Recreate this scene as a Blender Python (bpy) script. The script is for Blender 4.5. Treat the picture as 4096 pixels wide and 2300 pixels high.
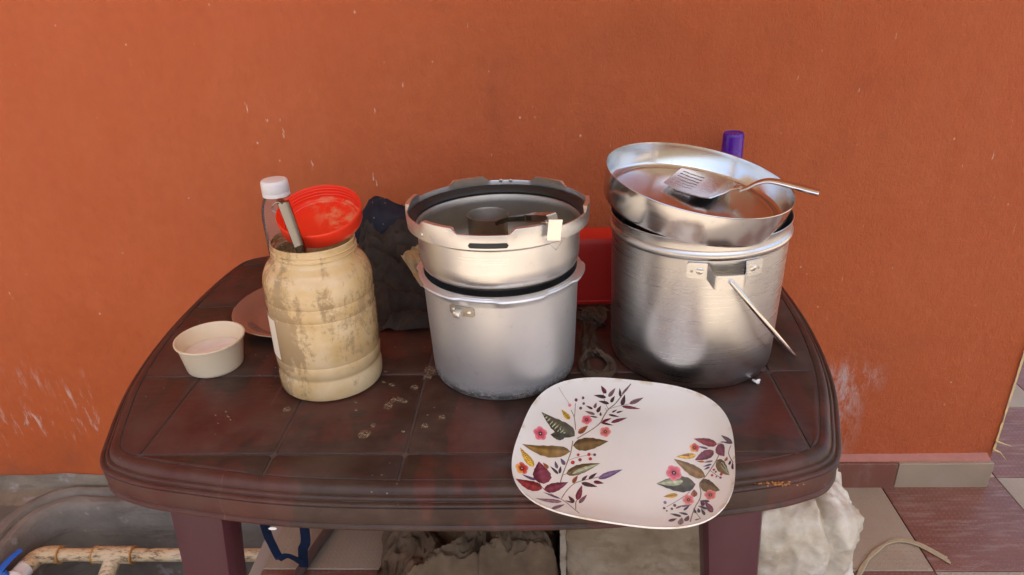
import bpy, bmesh, math, random
from mathutils import Vector, Matrix, noise
random.seed(7)
for _o in list(bpy.data.objects): bpy.data.objects.remove(_o)
SC = bpy.context.scene
COL = SC.collection
R_ = math.radians
PI = math.pi

# ------------------------------------------------------------------ camera
def look(pitch, yaw, roll):
    th, ps, rl = R_(pitch), R_(yaw), R_(roll)
    fw = Vector((-math.sin(ps)*math.cos(th), math.cos(ps)*math.cos(th), -math.sin(th)))
    r0 = Vector((math.cos(ps), math.sin(ps), 0)); u0 = r0.cross(fw)
    r = r0*math.cos(rl) - u0*math.sin(rl); u = r.cross(fw)
    return Matrix((r, u, -fw)).transposed().to_4x4()
cam = bpy.data.cameras.new('camera'); camo = bpy.data.objects.new('camera', cam); COL.objects.link(camo)
camo.matrix_world = Matrix.Translation((0, 0, 1.29)) @ look(25.5, 3.0, 2.2)
cam.sensor_width = 36; cam.lens = 36*2863/4096; cam.clip_start = .02; cam.clip_end = 900
SC.camera = camo

# ------------------------------------------------------------------ sky, sun, exposure
SUN_EL, SUN_AZ = 72, 160          # high sun in front of the porch: the table lies in the roof's shade
w = bpy.data.worlds.new('World'); SC.world = w; w.use_nodes = True
wn = w.node_tree; wn.nodes.clear()
sky = wn.nodes.new('ShaderNodeTexSky'); sky.sky_type = 'NISHITA'; sky.sun_disc = False
sky.sun_elevation = R_(SUN_EL); sky.sun_rotation = R_(SUN_AZ); sky.air_density = .75; sky.dust_density = 5.0; sky.ozone_density = 1.0
bg = wn.nodes.new('ShaderNodeBackground'); bg.inputs[1].default_value = .15
wo = wn.nodes.new('ShaderNodeOutputWorld')
wn.links.new(sky.outputs[0], bg.inputs[0]); wn.links.new(bg.outputs[0], wo.inputs[0])
sl = bpy.data.lights.new('sun', 'SUN'); sl.energy = 2.4; sl.angle = R_(.6); sl.color = (1, .93, .82)
so = bpy.data.objects.new('sun', sl); COL.objects.link(so)
sd = Vector((math.sin(R_(SUN_AZ))*math.cos(R_(SUN_EL)), math.cos(R_(SUN_AZ))*math.cos(R_(SUN_EL)), math.sin(R_(SUN_EL))))
so.rotation_euler = sd.to_track_quat('Z', 'Y').to_euler()
vs = SC.view_settings; vs.view_transform = 'Standard'; vs.look = 'None'; vs.gamma = 1; vs.exposure = 1.63
SC.render.engine = 'CYCLES'; SC.cycles.use_denoising = True; SC.cycles.max_bounces = 8
SC.cycles.diffuse_bounces = 5; SC.cycles.glossy_bounces = 4; SC.cycles.transparent_max_bounces = 12
SC.cycles.sample_clamp_indirect = 8; SC.cycles.caustics_reflective = False; SC.cycles.caustics_refractive = False

# ------------------------------------------------------------------ node helpers
class NT:
    def __init__(s, name, rough=.5, metal=0., spec=.5):
        s.m = bpy.data.materials.new(name); s.m.use_nodes = True; s.t = s.m.node_tree; s.n = s.t.nodes
        s.b = s.n['Principled BSDF']; s.out = s.n['Material Output']
        s.b.inputs['Roughness'].default_value = rough; s.b.inputs['Metallic'].default_value = metal
        s.b.inputs['Specular IOR Level'].default_value = spec
    def set(s, sock, v):
        if isinstance(v, bpy.types.NodeSocket): s.t.links.new(v, sock)
        elif isinstance(v, (tuple, list)):
            d = sock.default_value
            sock.default_value = (*v, 1) if len(d) == 4 and len(v) == 3 else v
        else: sock.default_value = v
    def P(s, **k):
        for a, v in k.items(): s.set(s.b.inputs[a.replace('_', ' ')], v)
    def co(s, kind='Object'): return s.n.new('ShaderNodeTexCoord').outputs[kind]
    def map(s, v, loc=(0, 0, 0), rot=(0, 0, 0), scale=(1, 1, 1)):
        n = s.n.new('ShaderNodeMapping'); s.set(n.inputs[0], v); n.inputs[1].default_value = loc
        n.inputs[2].default_value = rot; n.inputs[3].default_value = scale; return n.outputs[0]
    def noise(s, v, scale=5, detail=4, rough=.55, dist=0, col=False):
        n = s.n.new('ShaderNodeTexNoise'); s.set(n.inputs['Vector'], v); n.inputs['Scale'].default_value = scale
        n.inputs['Detail'].default_value = detail; n.inputs['Roughness'].default_value = rough; n.inputs['Distortion'].default_value = dist
        return n.outputs[1 if col else 0]
    def vor(s, v, scale=5, feat='F1', out=0, rnd=1):
        n = s.n.new('ShaderNodeTexVoronoi'); n.feature = feat; s.set(n.inputs['Vector'], v); n.inputs['Scale'].default_value = scale
        n.inputs['Randomness'].default_value = rnd; return n.outputs[out]
    def ramp(s, f, stops):
        n = s.n.new('ShaderNodeValToRGB'); s.set(n.inputs[0], f); e = n.color_ramp.elements
        while len(e) < len(stops): e.new(.5)
        for i, (p, c) in enumerate(stops):
            e[i].position = p; e[i].color = (*c, 1) if isinstance(c, (tuple, list)) else (c, c, c, 1)
        return n.outputs[0]
    def mix(s, f, a, b, mode='MIX'):
        n = s.n.new('ShaderNodeMix'); n.data_type = 'RGBA'; n.blend_type = mode
        s.set(n.inputs[0], f); s.set(n.inputs[6], a); s.set(n.inputs[7], b); return n.outputs[2]
    def math(s, op, a, b=0., clamp=False):
        n = s.n.new('ShaderNodeMath'); n.operation = op; n.use_clamp = clamp; s.set(n.inputs[0], a); s.set(n.inputs[1], b); return n.outputs[0]
    def mr(s, v, a, b, c=0., d=1.):
        n = s.n.new('ShaderNodeMapRange'); s.set(n.inputs[0], v)
        for i, q in enumerate((a, b, c, d)): n.inputs[i+1].default_value = q
        return n.outputs[0]
    def sep(s, v):
        n = s.n.new('ShaderNodeSeparateXYZ'); s.set(n.inputs[0], v); return n.outputs
    def band(s, x, a, b, soft):        # 1 between a and b with soft edges
        return s.math('MULTIPLY', s.mr(x, a-soft, a+soft), s.mr(x, b-soft, b+soft, 1., 0.))
    def bump(s, h, strength=.3, dist=.002, nrm=None):
        n = s.n.new('ShaderNodeBump'); n.inputs['Strength'].default_value = strength; n.inputs['Distance'].default_value = dist
        s.set(n.inputs['Height'], h)
        if nrm is not None: s.set(n.inputs['Normal'], nrm)
        s.set(s.b.inputs['Normal'], n.outputs[0]); return n.outputs[0]

def plain(name, col, rough=.5, metal=0., var=.15, scale=30, bump=0., bdist=.001, spec=.5):
    k = NT(name, rough, metal, spec); v = k.co(); f = k.noise(v, scale, 5)
    k.P(Base_Color=k.mix(f, tuple(c*(1-var) for c in col), tuple(min(1, c*(1+var)) for c in col)))
    k.P(Roughness=k.mr(k.noise(v, scale*.6, 3), .3, .7, max(.02, rough-.08), min(1, rough+.1)))
    if bump: k.bump(k.noise(v, scale*4, 6), bump, bdist)
    return k.m

# ------------------------------------------------------------------ mesh helpers
def mesh(name, V, F, smooth=True, ang=35):
    me = bpy.data.meshes.new(name); me.from_pydata([tuple(v) for v in V], [], F); me.validate()
    if smooth:
        for p in me.polygons: p.use_smooth = True
        me.set_sharp_from_angle(angle=R_(ang))
    me.update(); return me
def link(name, me, mat=None, parent=None, loc=None, rot=None):
    o = bpy.data.objects.new(name, me); COL.objects.link(o)
    if mat is not None:
        if isinstance(mat, (list, tuple)):
            for m in mat: me.materials.append(m)
        elif not me.materials: me.materials.append(mat)
    if parent is not None: o.parent = parent
    if loc is not None: o.location = loc
    if rot is not None: o.rotation_euler = rot
    return o
def obj(name, VF, mat, parent=None, loc=None, rot=None, smooth=True, ang=35):
    return link(name, mesh(name, VF[0], VF[1], smooth, ang), mat, parent, loc, rot)
def tag(o, label=None, cat=None, group=None, kind=None):
    if label: o['label'] = label
    if cat: o['category'] = cat
    if group: o['group'] = group
    if kind: o['kind'] = kind
    return o
def thing(name, label, cat, loc=(0, 0, 0), rot=(0, 0, 0), group=None):
    o = bpy.data.objects.new(name, None); o.empty_display_size = .05; COL.objects.link(o); o.location = loc; o.rotation_euler = rot
    return tag(o, label, cat, group)
def join(*parts):
    V, F = [], []
    for v, f in parts:
        n = len(V); V += [tuple(q) for q in v]; F += [tuple(i+n for i in p) for p in f]
    return V, F
def xf(VF, M): return [tuple(M @ Vector(v)) for v in VF[0]], VF[1]
def lathe(prof, n=96, fn=None, a0=0., a1=2*PI):
    """prof: list of (r,z) ; fn(r,z,i,a)->(r,z) lets a ring vary round the axis"""
    V, F = [], []; closed = abs(a1-a0-2*PI) < 1e-6; m = n if closed else n+1
    ring = []
    for i, (r, z) in enumerate(prof):
        if r < 1e-7: ring.append([len(V)]*m); V.append((0, 0, z)); continue
        ids = []
        for j in range(m):
            a = a0+(a1-a0)*j/n; rr, zz = fn(r, z, i, a) if fn else (r, z)
            ids.append(len(V)); V.append((rr*math.cos(a), rr*math.sin(a), zz))
        ring.append(ids)
    for i in range(len(prof)-1):
        for j in range(m if closed else n):
            k = (j+1) % m; a, b, c, d = ring[i][j], ring[i][k], ring[i+1][k], ring[i+1][j]
            f = []
            for q in (a, b, c, d):
                if q not in f: f.append(q)
            if len(f) > 2: F.append(tuple(f))
    return V, F
def spline(P, n=10, closed=False):
    P = [Vector(p) for p in P]; out = []; L = len(P)
    for i in range(L if closed else L-1):
        g = lambda k: P[k % L] if closed else P[max(0, min(L-1, k))]
        a, b, c, d = g(i-1), g(i), g(i+1), g(i+2)
        for j in range(n):
            t = j/n; out.append(.5*((2*b)+(c-a)*t+(2*a-5*b+4*c-d)*t*t+(3*b-a-3*c+d)*t**3))
    if not closed: out.append(P[-1])
    return out
def tube(path, rad, n=12, closed=False, flat=1., up=None, caps=True):
    """rad: number or f(t); flat: second radius as a share of the first"""
    P = [Vector(p) for p in path]; m = len(P); V, F = [], []; up = Vector(up) if up else None; prev = None
    for i, p in enumerate(P):
        t = (P[(i+1) % m]-P[i-1]) if closed else (P[min(i+1, m-1)]-P[max(i-1, 0)])
        t.normalize()
        if up is not None: s_ = t.cross(up)
        elif prev is None: s_ = t.cross(Vector((.31, .17, .93)))
        else: s_ = prev-t*prev.dot(t)
        if s_.length < 1e-6: s_ = t.orthogonal()
        s_.normalize(); prev = s_; u = s_.cross(t)
        r = rad(i/(m-1)) if callable(rad) else rad
        for j in range(n):
            a = 2*PI*j/n; V.append(p+s_*math.cos(a)*r+u*math.sin(a)*r*flat)
    for i in range(m if closed else m-1):
        for j in range(n):
            k = (i+1) % m; F.append((i*n+j, i*n+(j+1) % n, k*n+(j+1) % n, k*n+j))
    if caps and not closed: F += [tuple(reversed(range(n))), tuple((m-1)*n+j for j in range(n))]
    return V, F
def box(sx, sy, sz, bev=0., seg=2, c=(0, 0, 0)):
    bm = bmesh.new(); bmesh.ops.create_cube(bm, size=1)
    for v in bm.verts: v.co = Vector((v.co.x*sx+c[0], v.co.y*sy+c[1], v.co.z*sz+c[2]))
    if bev: bmesh.ops.bevel(bm, geom=bm.edges[:], offset=bev, segments=seg, profile=.5, affect='EDGES')
    bm.verts.ensure_lookup_table(); V = [tuple(v.co) for v in bm.verts]; F = [tuple(v.index for v in f.verts) for f in bm.faces]; bm.free()
    return V, F
def quad(a, b, c, d): return [a, b, c, d], [(0, 1, 2, 3)]
def grid(nx, ny, fn):
    V = [fn(i/nx, j/ny) for j in range(ny+1) for i in range(nx+1)]
    F = [(j*(nx+1)+i, j*(nx+1)+i+1, (j+1)*(nx+1)+i+1, (j+1)*(nx+1)+i) for j in range(ny) for i in range(nx)]
    return V, F
def solid(VF, th):
    """give a grid sheet thickness along its normals (closed shell)"""
    bm = bmesh.new(); vs_ = [bm.verts.new(v) for v in VF[0]]
    for f in VF[1]:
        try: bm.faces.new([vs_[i] for i in f])
        except ValueError: pass
    bm.normal_update(); bmesh.ops.solidify(bm, geom=bm.faces[:], thickness=th)
    bm.verts.index_update(); V = [tuple(v.co) for v in bm.verts]; F = [tuple(v.index for v in f.verts) for f in bm.faces]; bm.free()
    return V, F
def smooth01(t): t = max(0., min(1., t)); return t*t*(3-2*t)
def ridge(p, oct=4):
    s = 0; a = 1; q = Vector(p)
    for _ in range(oct):
        s += a*(1-abs(noise.noise(q))*2); a *= .5; q = q*2.1+Vector((3.1, 1.7, 5.3))
    return s/1.9
def offset_loop(P, d):
    """move a closed CCW 2-D loop inwards by d"""
    n = len(P); out = []
    for i in range(n):
        a, b, c = P[i-1], P[i], P[(i+1) % n]
        e1 = (Vector(b)-Vector(a)).normalized(); e2 = (Vector(c)-Vector(b)).normalized()
        n1 = Vector((-e1.y, e1.x)); n2 = Vector((-e2.y, e2.x)); m = n1+n2
        if m.length < 1e-6: m = n1
        m.normalize(); k = d/max(.35, m.dot(n1)); out.append((b[0]+m.x*k, b[1]+m.y*k))
    return out
def clip(P, axis, lim, keep):   # keep=+1: >= lim ; -1: <= lim
    out = []; n = len(P)
    for i in range(n):
        a, b = P[i-1], P[i]; da, db = (a[axis]-lim)*keep, (b[axis]-lim)*keep
        if (da >= 0) != (db >= 0):
            t = da/(da-db); out.append((a[0]+(b[0]-a[0])*t, a[1]+(b[1]-a[1])*t))
        if db >= 0: out.append(b)
    return out
def dedupe(P, e=3e-4):
    out = []
    for p in P:
        if not out or math.hypot(p[0]-out[-1][0], p[1]-out[-1][1]) > e: out.append(p)
    if len(out) > 1 and math.hypot(out[0][0]-out[-1][0], out[0][1]-out[-1][1]) <= e: out.pop()
    return out

# ------------------------------------------------------------------ materials
def m_wall():
    k = NT('orange_plaster', .55, spec=.35); v = k.co(); X, Y, Z = k.sep(v)
    big = k.noise(v, 1.3, 5, .6); fine = k.noise(v, 40, 6, .65)
    c = k.mix(k.mr(big, .3, .7), (.525, .108, .029), (.57, .136, .039))
    c = k.mix(k.mr(fine, .35, .75, 0, .4), c, (.46, .098, .030))
    c = k.mix(k.mr(k.noise(k.map(v, scale=(2.2, 1, .7)), 2.6, 6, .65, .5), .46, .68, 0, .25), c, (.60, .165, .055))
    c = k.mix(k.math('MULTIPLY', k.mr(k.noise(k.map(v, scale=(14, 1, .8)), 1.5, 5, .7), .62, .74), k.mr(Z, 1.0, 1.25, 0, .5), True), c, (.42, .21, .07))
    # old smudges
    sm = k.math('MULTIPLY', k.mr(k.noise(v, 3.1, 6, .6, .4), .56, .72, 0, .22), k.mr(k.noise(v, .9, 2), .42, .6))
    c = k.mix(sm, c, (.17, .055, .02))
    # pale scraped streaks low on the left, drawn downwards
    dv = k.map(v, rot=(0, R_(24), 0), scale=(34, 1, 7)); st = k.noise(dv, 1.0, 7, .72, .3)
    reg = k.math('MULTIPLY', k.band(X, -1.46, -1.08, .09), k.band(Z, .13, .33, .07))
    c = k.mix(k.math('MULTIPLY', k.math('MULTIPLY', k.mr(st, .55, .64, 0, .7), k.mr(k.noise(v, 8, 3), .42, .56)), reg, True), c, (.74, .60, .50))
    # pale worn patch beside the table on the right
    st2 = k.noise(k.map(v, scale=(20, 1, 9)), 1.3, 7, .75)
    reg2 = k.math('ADD', k.math('MULTIPLY', k.band(X, .69, .76, .03), k.band(Z, .09, .34, .05)), k.math('MULTIPLY', k.band(X, .69, .80, .03), k.band(Z, .29, .34, .025)), True)
    c = k.mix(k.math('MULTIPLY', k.mr(st2, .44, .60, 0, .9), reg2, True), c, (.62, .43, .38))
    # flecks and small chips
    fl = k.vor(k.map(v, scale=(1, 1, .8)), 23, out=0); fr = k.noise(v, 6, 3)
    c = k.mix(k.math('MULTIPLY', k.mr(fl, .03, .065, 1, 0), k.mr(fr, .48, .60), True), c, (.70, .44, .30))
    sc2 = k.noise(k.map(v, rot=(0, R_(-35), 0), scale=(60, 1, 16)), 1., 4, .6)
    c = k.mix(k.math('MULTIPLY', k.mr(sc2, .70, .75), k.mr(k.noise(v, 2.2, 2), .46, .58), True), c, (.75, .52, .38))
    # splash mud under the knee of the wall
    c = k.mix(k.math('MULTIPLY', k.mr(Z, .0, .16, .55, 0), k.mr(k.noise(v, 9, 5), .4, .7), True), c, (.25, .09, .05))
    k.P(Base_Color=c, Roughness=k.mr(fine, .3, .7, .38, .6))
    g = k.noise(k.map(v, rot=(0, R_(30), 0), scale=(1, 1, .6)), 150, 6, .8); g2 = k.noise(v, 70, 6, .8); g3 = k.noise(v, 7, 3)
    amp = k.mr(X, -.7, .45, .12, 1.5)
    h = k.math('ADD', k.math('MULTIPLY', k.math('ADD', g, k.math('MULTIPLY', g2, .7)), amp), k.math('MULTIPLY', g3, 2.0))
    k.bump(k.math('ADD', h, k.math('MULTIPLY', k.noise(k.map(v, rot=(0, .5, 0), scale=(1, 1, .4)), 13, 4), 1.9)), .8, .0050); return k.m
def m_cement(name='cement', col=(.205, .178, .145)):
    k = NT(name, .85, spec=.3); v = k.co(); n = k.noise(v, 5, 7, .65); n2 = k.noise(k.map(v, scale=(3, 3, 18)), 2, 6, .7)
    c = k.mix(k.mr(n, .3, .7), tuple(q*.62 for q in col), tuple(min(1, q*1.35) for q in col))
    c = k.mix(k.mr(n2, .55, .7, 0, .6), c, tuple(q*.4 for q in col))
    c = k.mix(k.mr(k.noise(v, 19, 5), .62, .7, 0, .55), c, (.45, .44, .42))
    k.P(Base_Color=c); k.bump(k.math('ADD', k.noise(v, 45, 8, .7), k.math('MULTIPLY', n2, .6)), .7, .004); return k.m
def m_tile(name, a, b):
    k = NT(name, .42, spec=.4); v = k.co(); oi = k.n.new('ShaderNodeObjectInfo')
    off = k.n.new('ShaderNodeVectorMath'); off.operation = 'ADD'; k.set(off.inputs[0], v)
    cr = k.n.new('ShaderNodeCombineXYZ'); k.set(cr.inputs[2], k.math('MULTIPLY', oi.outputs['Random'], 50.)); k.set(off.inputs[1], cr.outputs[0]); p = off.outputs[0]
    c = k.mix(k.mr(k.noise(p, 7, 5), .3, .7), a, b)
    c = k.mix(k.mr(k.noise(k.map(p, scale=(3, 20, 1)), 4, 6, .7), .5, .72, 0, .5), c, (.34, .27, .235))
    r = k.map(v, rot=(0, 0, R_(45)), scale=(1, 1, 1)); X, Y, Z = k.sep(r); K = 2*PI/.0175
    d = k.math('MULTIPLY', k.math('SINE', k.math('MULTIPLY', X, K)), k.math('SINE', k.math('MULTIPLY', Y, K)))
    dot = k.mr(d, .72, .95)
    c = k.mix(k.math('MULTIPLY', dot, .16), c, (.45, .40, .33))
    k.P(Base_Color=c, Roughness=k.mr(k.noise(p, 12, 4), .3, .7, .3, .55))
    k.bump(k.math('ADD', dot, k.math('MULTIPLY', k.noise(v, 60, 4), .25)), .6, .0016); return k.m
def m_table():
    k = NT('marbled_maroon_plastic', .34, spec=.32); v = k.co()
    w1 = k.noise(k.map(v, scale=(1.5, 2.0, 2.0)), 2.0, 3, .5, 1.6); w2 = k.noise(k.map(v, loc=(3, 1, 0), rot=(0, 0, .7), scale=(3, 1.1, 1)), 3.0, 2, .5, 2.2)
    t = k.math('ADD', k.math('MULTIPLY', w1, .6), k.math('MULTIPLY', w2, .4))
    c = k.ramp(t, [(.40, (.028, .0130, .0092)), (.485, (.033, .0138, .0098)), (.497, (.058, .0145, .0108)), (.60, (.073, .0165, .0120))])
    dust = k.noise(v, 11, 7, .7); grime = k.noise(k.map(v, scale=(2, 9, 1)), 16, 5, .7)
    c = k.mix(k.mr(dust, .38, .72, .04, .42), c, (.14, .095, .07))
    c = k.mix(k.math('MULTIPLY', k.mr(k.vor(v, 70), .05, .11, 1, 0), k.mr(k.noise(v, 9, 3), .56, .7), True), c, (.42, .34, .27))
    sc = k.noise(k.map(v, rot=(0, 0, .5), scale=(260, 9, 1)), 1., 3, .5)
    c = k.mix(k.math('MULTIPLY', k.mr(sc, .71, .77, 0, .5), k.mr(k.noise(v, 5, 3), .5, .65), True), c, (.30, .2, .17))
    k.P(Base_Color=c, Roughness=k.mr(k.math('ADD', k.math('MULTIPLY', dust, .5), k.math('MULTIPLY', grime, .5)), .3, .7, .34, .62))
    k.bump(k.math('ADD', k.noise(v, 35, 5), k.math('MULTIPLY', k.noise(v, 300, 3), .35)), .12, .001); return k.m
def m_metal(name, col=(.72, .71, .69), rough=.3, stretch=True, met=1., soot=False, aniso=.5, grub=.25, brush=.05, dent=.03):
    k = NT(name, rough, met); v = k.co(); X, Y, Z = k.sep(v)
    br = k.noise(k.map(v, scale=(3, 3, 260)), 2.2, 4, .6); bl = k.noise(v, 9, 5, .6); sp = k.noise(v, 90, 3)
    c = k.mix(k.mr(bl, .35, .7, 0, grub), col, tuple(q*.55 for q in col))
    c = k.mix(k.mr(sp, .62, .75, 0, .35), c, tuple(q*.6 for q in col))
    if soot:
        s = k.math('MULTIPLY', k.math('MULTIPLY', k.mr(Z, .010, .030, 1, 0), k.mr(Z, .001, .005)), k.mr(k.noise(k.map(v, scale=(1, 1, 1.8)), 42, 6, .8), .465, .490), True)
        c = k.mix(s, c, (.012, .010, .008)); k.P(Metallic=k.math('MULTIPLY', k.math('SUBTRACT', 1., s), met))
        haze = k.math('MULTIPLY', k.mr(Z, .01, .11, .4, 0), k.noise(v, 14, 5), True); c = k.mix(haze, c, (.45, .42, .37))
    k.P(Base_Color=c, Roughness=k.mr(k.math('ADD', k.math('MULTIPLY', br, .6), k.math('MULTIPLY', bl, .4)), .3, .7, max(.04, rough-.06), rough+.09))
    if stretch:
        tn = k.n.new('ShaderNodeTangent'); tn.direction_type = 'RADIAL'; tn.axis = 'Z'
        k.P(Anisotropic=aniso); k.set(k.b.inputs['Tangent'], tn.outputs[0])
        swl = k.noise(k.map(v, rot=(.6, .5, .3), scale=(9, 9, 160)), 3., 4, .6)
        b1 = k.bump(k.noise(v, 11, 3, .5), dent, .006); k.bump(k.math('ADD', k.math('ADD', br, k.math('MULTIPLY', swl, .3)), k.math('MULTIPLY', sp, .25)), brush, .0003, b1)
    else: k.bump(k.noise(v, 30, 5), .10, .001)
    return k.m
def m_residue():
    """clear thin plastic with dried batter smeared over the inside"""
    k = NT('smeared_clear_plastic', .35, spec=.4); v = k.co(); X, Y, Z = k.sep(v)
    n1 = k.noise(v, 62, 8, .72, .6); n2 = k.noise(v, 190, 5, .75); n3 = k.noise(k.map(v, scale=(1, 1, .22)), 34, 6, .65, .6)
    d = k.math('ADD', k.math('MULTIPLY', n1, .40), k.math('ADD', k.math('MULTIPLY', n2, .18), k.math('MULTIPLY', n3, .42)))
    th = k.math('ADD', k.mr(Z, .135, .19, 0, .055), k.mr(Z, .075, .045, 0, .06))
    th = k.math('ADD', th, k.mr(X, -.050, .0, -.085, .012))
    mask = k.mr(k.math('ADD', d, th), .465, .535)
    k.P(Base_Color=k.mix(k.mr(k.noise(v, 20, 5), .35, .65), (.66, .43, .16), (.82, .64, .37)), Roughness=.5, Specular_IOR_Level=.35, Coat_Weight=1., Coat_Roughness=.07)
    k.bump(d, .35, .0015)
    tr = k.n.new('ShaderNodeBsdfTransparent'); tr.inputs[0].default_value = (.93, .90, .84, 1)
    gl = k.n.new('ShaderNodeBsdfGlossy'); gl.inputs['Roughness'].default_value = .08
    fz = k.n.new('ShaderNodeLayerWeight'); fz.inputs[0].default_value = .25
    df = k.n.new('ShaderNodeBsdfDiffuse'); df.inputs[0].default_value = (.70, .50, .26, 1)
    veil = k.n.new('ShaderNodeMixShader'); veil.inputs[0].default_value = .52; k.t.links.new(tr.outputs[0], veil.inputs[1]); k.t.links.new(df.outputs[0], veil.inputs[2])
    a = k.n.new('ShaderNodeMixShader'); k.set(a.inputs[0], k.math('MULTIPLY', fz.outputs['Fresnel'], .9)); k.t.links.new(veil.outputs[0], a.inputs[1]); k.t.links.new(gl.outputs[0], a.inputs[2])
    b = k.n.new('ShaderNodeMixShader'); k.set(b.inputs[0], k.math('MULTIPLY', mask, .72)); k.t.links.new(a.outputs[0], b.inputs[1]); k.t.links.new(k.b.outputs[0], b.inputs[2])
    k.t.links.new(b.outputs[0], k.out.inputs[0]); return k.m
def m_clear(name='clear_plastic', tint=(.97, .97, .98), veil=.09):
    k = NT(name); tr = k.n.new('ShaderNodeBsdfTransparent'); tr.inputs[0].default_value = (*tint, 1)
    gl = k.n.new('ShaderNodeBsdfGlossy'); gl.inputs['Roughness'].default_value = .06
    df = k.n.new('ShaderNodeBsdfDiffuse'); df.inputs[0].default_value = (.6, .6, .6, 1)
    fz = k.n.new('ShaderNodeLayerWeight'); fz.inputs[0].default_value = .14
    ve = k.n.new('ShaderNodeMixShader'); ve.inputs[0].default_value = veil; k.t.links.new(tr.outputs[0], ve.inputs[1]); k.t.links.new(df.outputs[0], ve.inputs[2])
    a = k.n.new('ShaderNodeMixShader'); k.set(a.inputs[0], k.math('MULTIPLY', fz.outputs['Fresnel'], .9)); k.t.links.new(ve.outputs[0], a.inputs[1]); k.t.links.new(gl.outputs[0], a.inputs[2])
    k.t.links.new(a.outputs[0], k.out.inputs[0]); return k.m
def m_cloth(name, col, rough=.95, weave=900, lint=0.):
    k = NT(name, rough, spec=.15); v = k.co(); c = k.mix(k.mr(k.noise(v, 16, 5), .3, .7), tuple(q*.6 for q in col), tuple(q*1.3 for q in col))
    if lint: c = k.mix(k.mr(k.vor(v, 60), .05, .1, lint, 0), c, (.5, .42, .3))
    k.P(Base_Color=c, Sheen_Weight=.0); k.bump(k.noise(v, weave, 3), .35, .0008); return k.m
def m_stain():
    k = NT('dried_batter_stain', .8, spec=.2); v = k.co(); n = k.noise(v, 260, 4, .7); n2 = k.noise(v, 700, 2)
    k.P(Base_Color=k.mix(n2, (.28, .20, .12), (.44, .35, .23)), Alpha=k.mr(k.math('ADD', k.math('MULTIPLY', n, .6), k.math('MULTIPLY', n2, .4)), .46, .60)); return k.m
def m_vcol(name, rough=.25):
    k = NT(name, rough); a = k.n.new('ShaderNodeAttribute'); a.attribute_name = 'Col'; v = k.co()
    k.P(Base_Color=k.mix(k.mr(k.noise(v, 180, 4), .3, .7, 0, .5), a.outputs[0], (.10, .06, .05), 'MULTIPLY') if False else a.outputs[0]); return k.m
def m_sack(name='woven_sack', f=(1, 1, 1), rough=.5):
    k = NT(name, rough, spec=.4); v = k.co(); X, Y, Z = k.sep(v)
    wv = k.math('ADD', k.math('SINE', k.math('MULTIPLY', X, 3600.)), k.math('SINE', k.math('MULTIPLY', Z, 3600.)))
    c = k.mix(k.mr(k.noise(v, 6, 6, .65), .35, .65), (.42, .35, .25), (.66, .61, .52)); c = k.mix(k.mr(k.noise(v, 14, 6, .7), .52, .66, 0, .6), c, (.33, .255, .16))
    k.P(Base_Color=k.mix(1., c, f, 'MULTIPLY')); k.bump(k.math('ADD', k.noise(k.map(v, rot=(0, .5, 0), scale=(1, 1, 2.5)), 16, 4, .5), k.math('MULTIPLY', wv, .012)), .8, .006); return k.m
def m_pipe():
    k = NT('stained_cream_pipe', .5, spec=.35); v = k.co(); n = k.noise(k.map(v, scale=(1, 3, 3)), 34, 6, .75)
    c = k.mix(k.mr(n, .48, .60), (.62, .46, .26), (.16, .10, .055)); c = k.mix(k.mr(k.noise(v, 12, 4), .5, .7, 0, .5), c, (.72, .60, .42)); k.P(Base_Color=c); k.bump(n, .2, .001); return k.m
MW, MC = m_wall(), m_cement()
MCD = m_cement('damp_cement', (.27, .22, .16)); MTB, MTR = m_tile('beige_tile', (.29, .225, .155), (.36, .285, .20)), m_tile('red_brown_tile', (.165, .066, .046), (.215, .088, .06))
MTAB = m_table(); MGR = plain('grimy_groove', (.095, .062, .04), .9, var=.8, scale=60); MGD = plain('dusty_groove', (.085, .058, .048), .8, var=.5, scale=25)
MAL = m_metal('brushed_aluminium', (.72, .71, .685), .40, met=.72, soot=True, aniso=.25, brush=.10, dent=.06); MAL2 = m_metal('aluminium', (.78, .77, .74), .30, met=.9, aniso=.4, brush=.08, dent=.05)
MALD = m_metal('dull_aluminium', (.46, .415, .34), .42, aniso=.2, grub=.5)
MST = m_metal('brushed_steel', (.66, .65, .625), .28, aniso=.4, brush=.010, dent=.02); MST2 = m_metal('polished_steel', (.70, .68, .65), .12, stretch=False, grub=.12)
MST3 = m_metal('satin_steel', (.68, .67, .65), .17, aniso=.3, grub=.12, brush=.02); MST5 = m_metal('plate_steel', (.47, .48, .49), .10, met=.9, aniso=.5, grub=.3, brush=.03); MST4 = m_metal('dark_steel', (.27, .265, .255), .16, stretch=False, grub=.3)
MRUB = plain('black_rubber', (.012, .011, .010), .45, var=.3)
MSLOT = plain('charcoal_rubber', (.02, .022, .022), .5)
MJAR, MCLR = m_residue(), m_clear()
MRED = plain('red_lid_plastic', (.78, .045, .012), .38, var=.06, scale=14)
MRED2 = plain('red_box_plastic', (.64, .026, .018), .42, var=.08, scale=8, bump=.1)
MWHT = plain('white_plastic', (.82, .80, .76), .4, var=.04, scale=12)
MCRM = plain('cream_plastic', (.78, .65, .44), .45, var=.06, scale=14)
MPUR = plain('purple_plastic', (.085, .012, .30), .25, var=.12)

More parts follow.
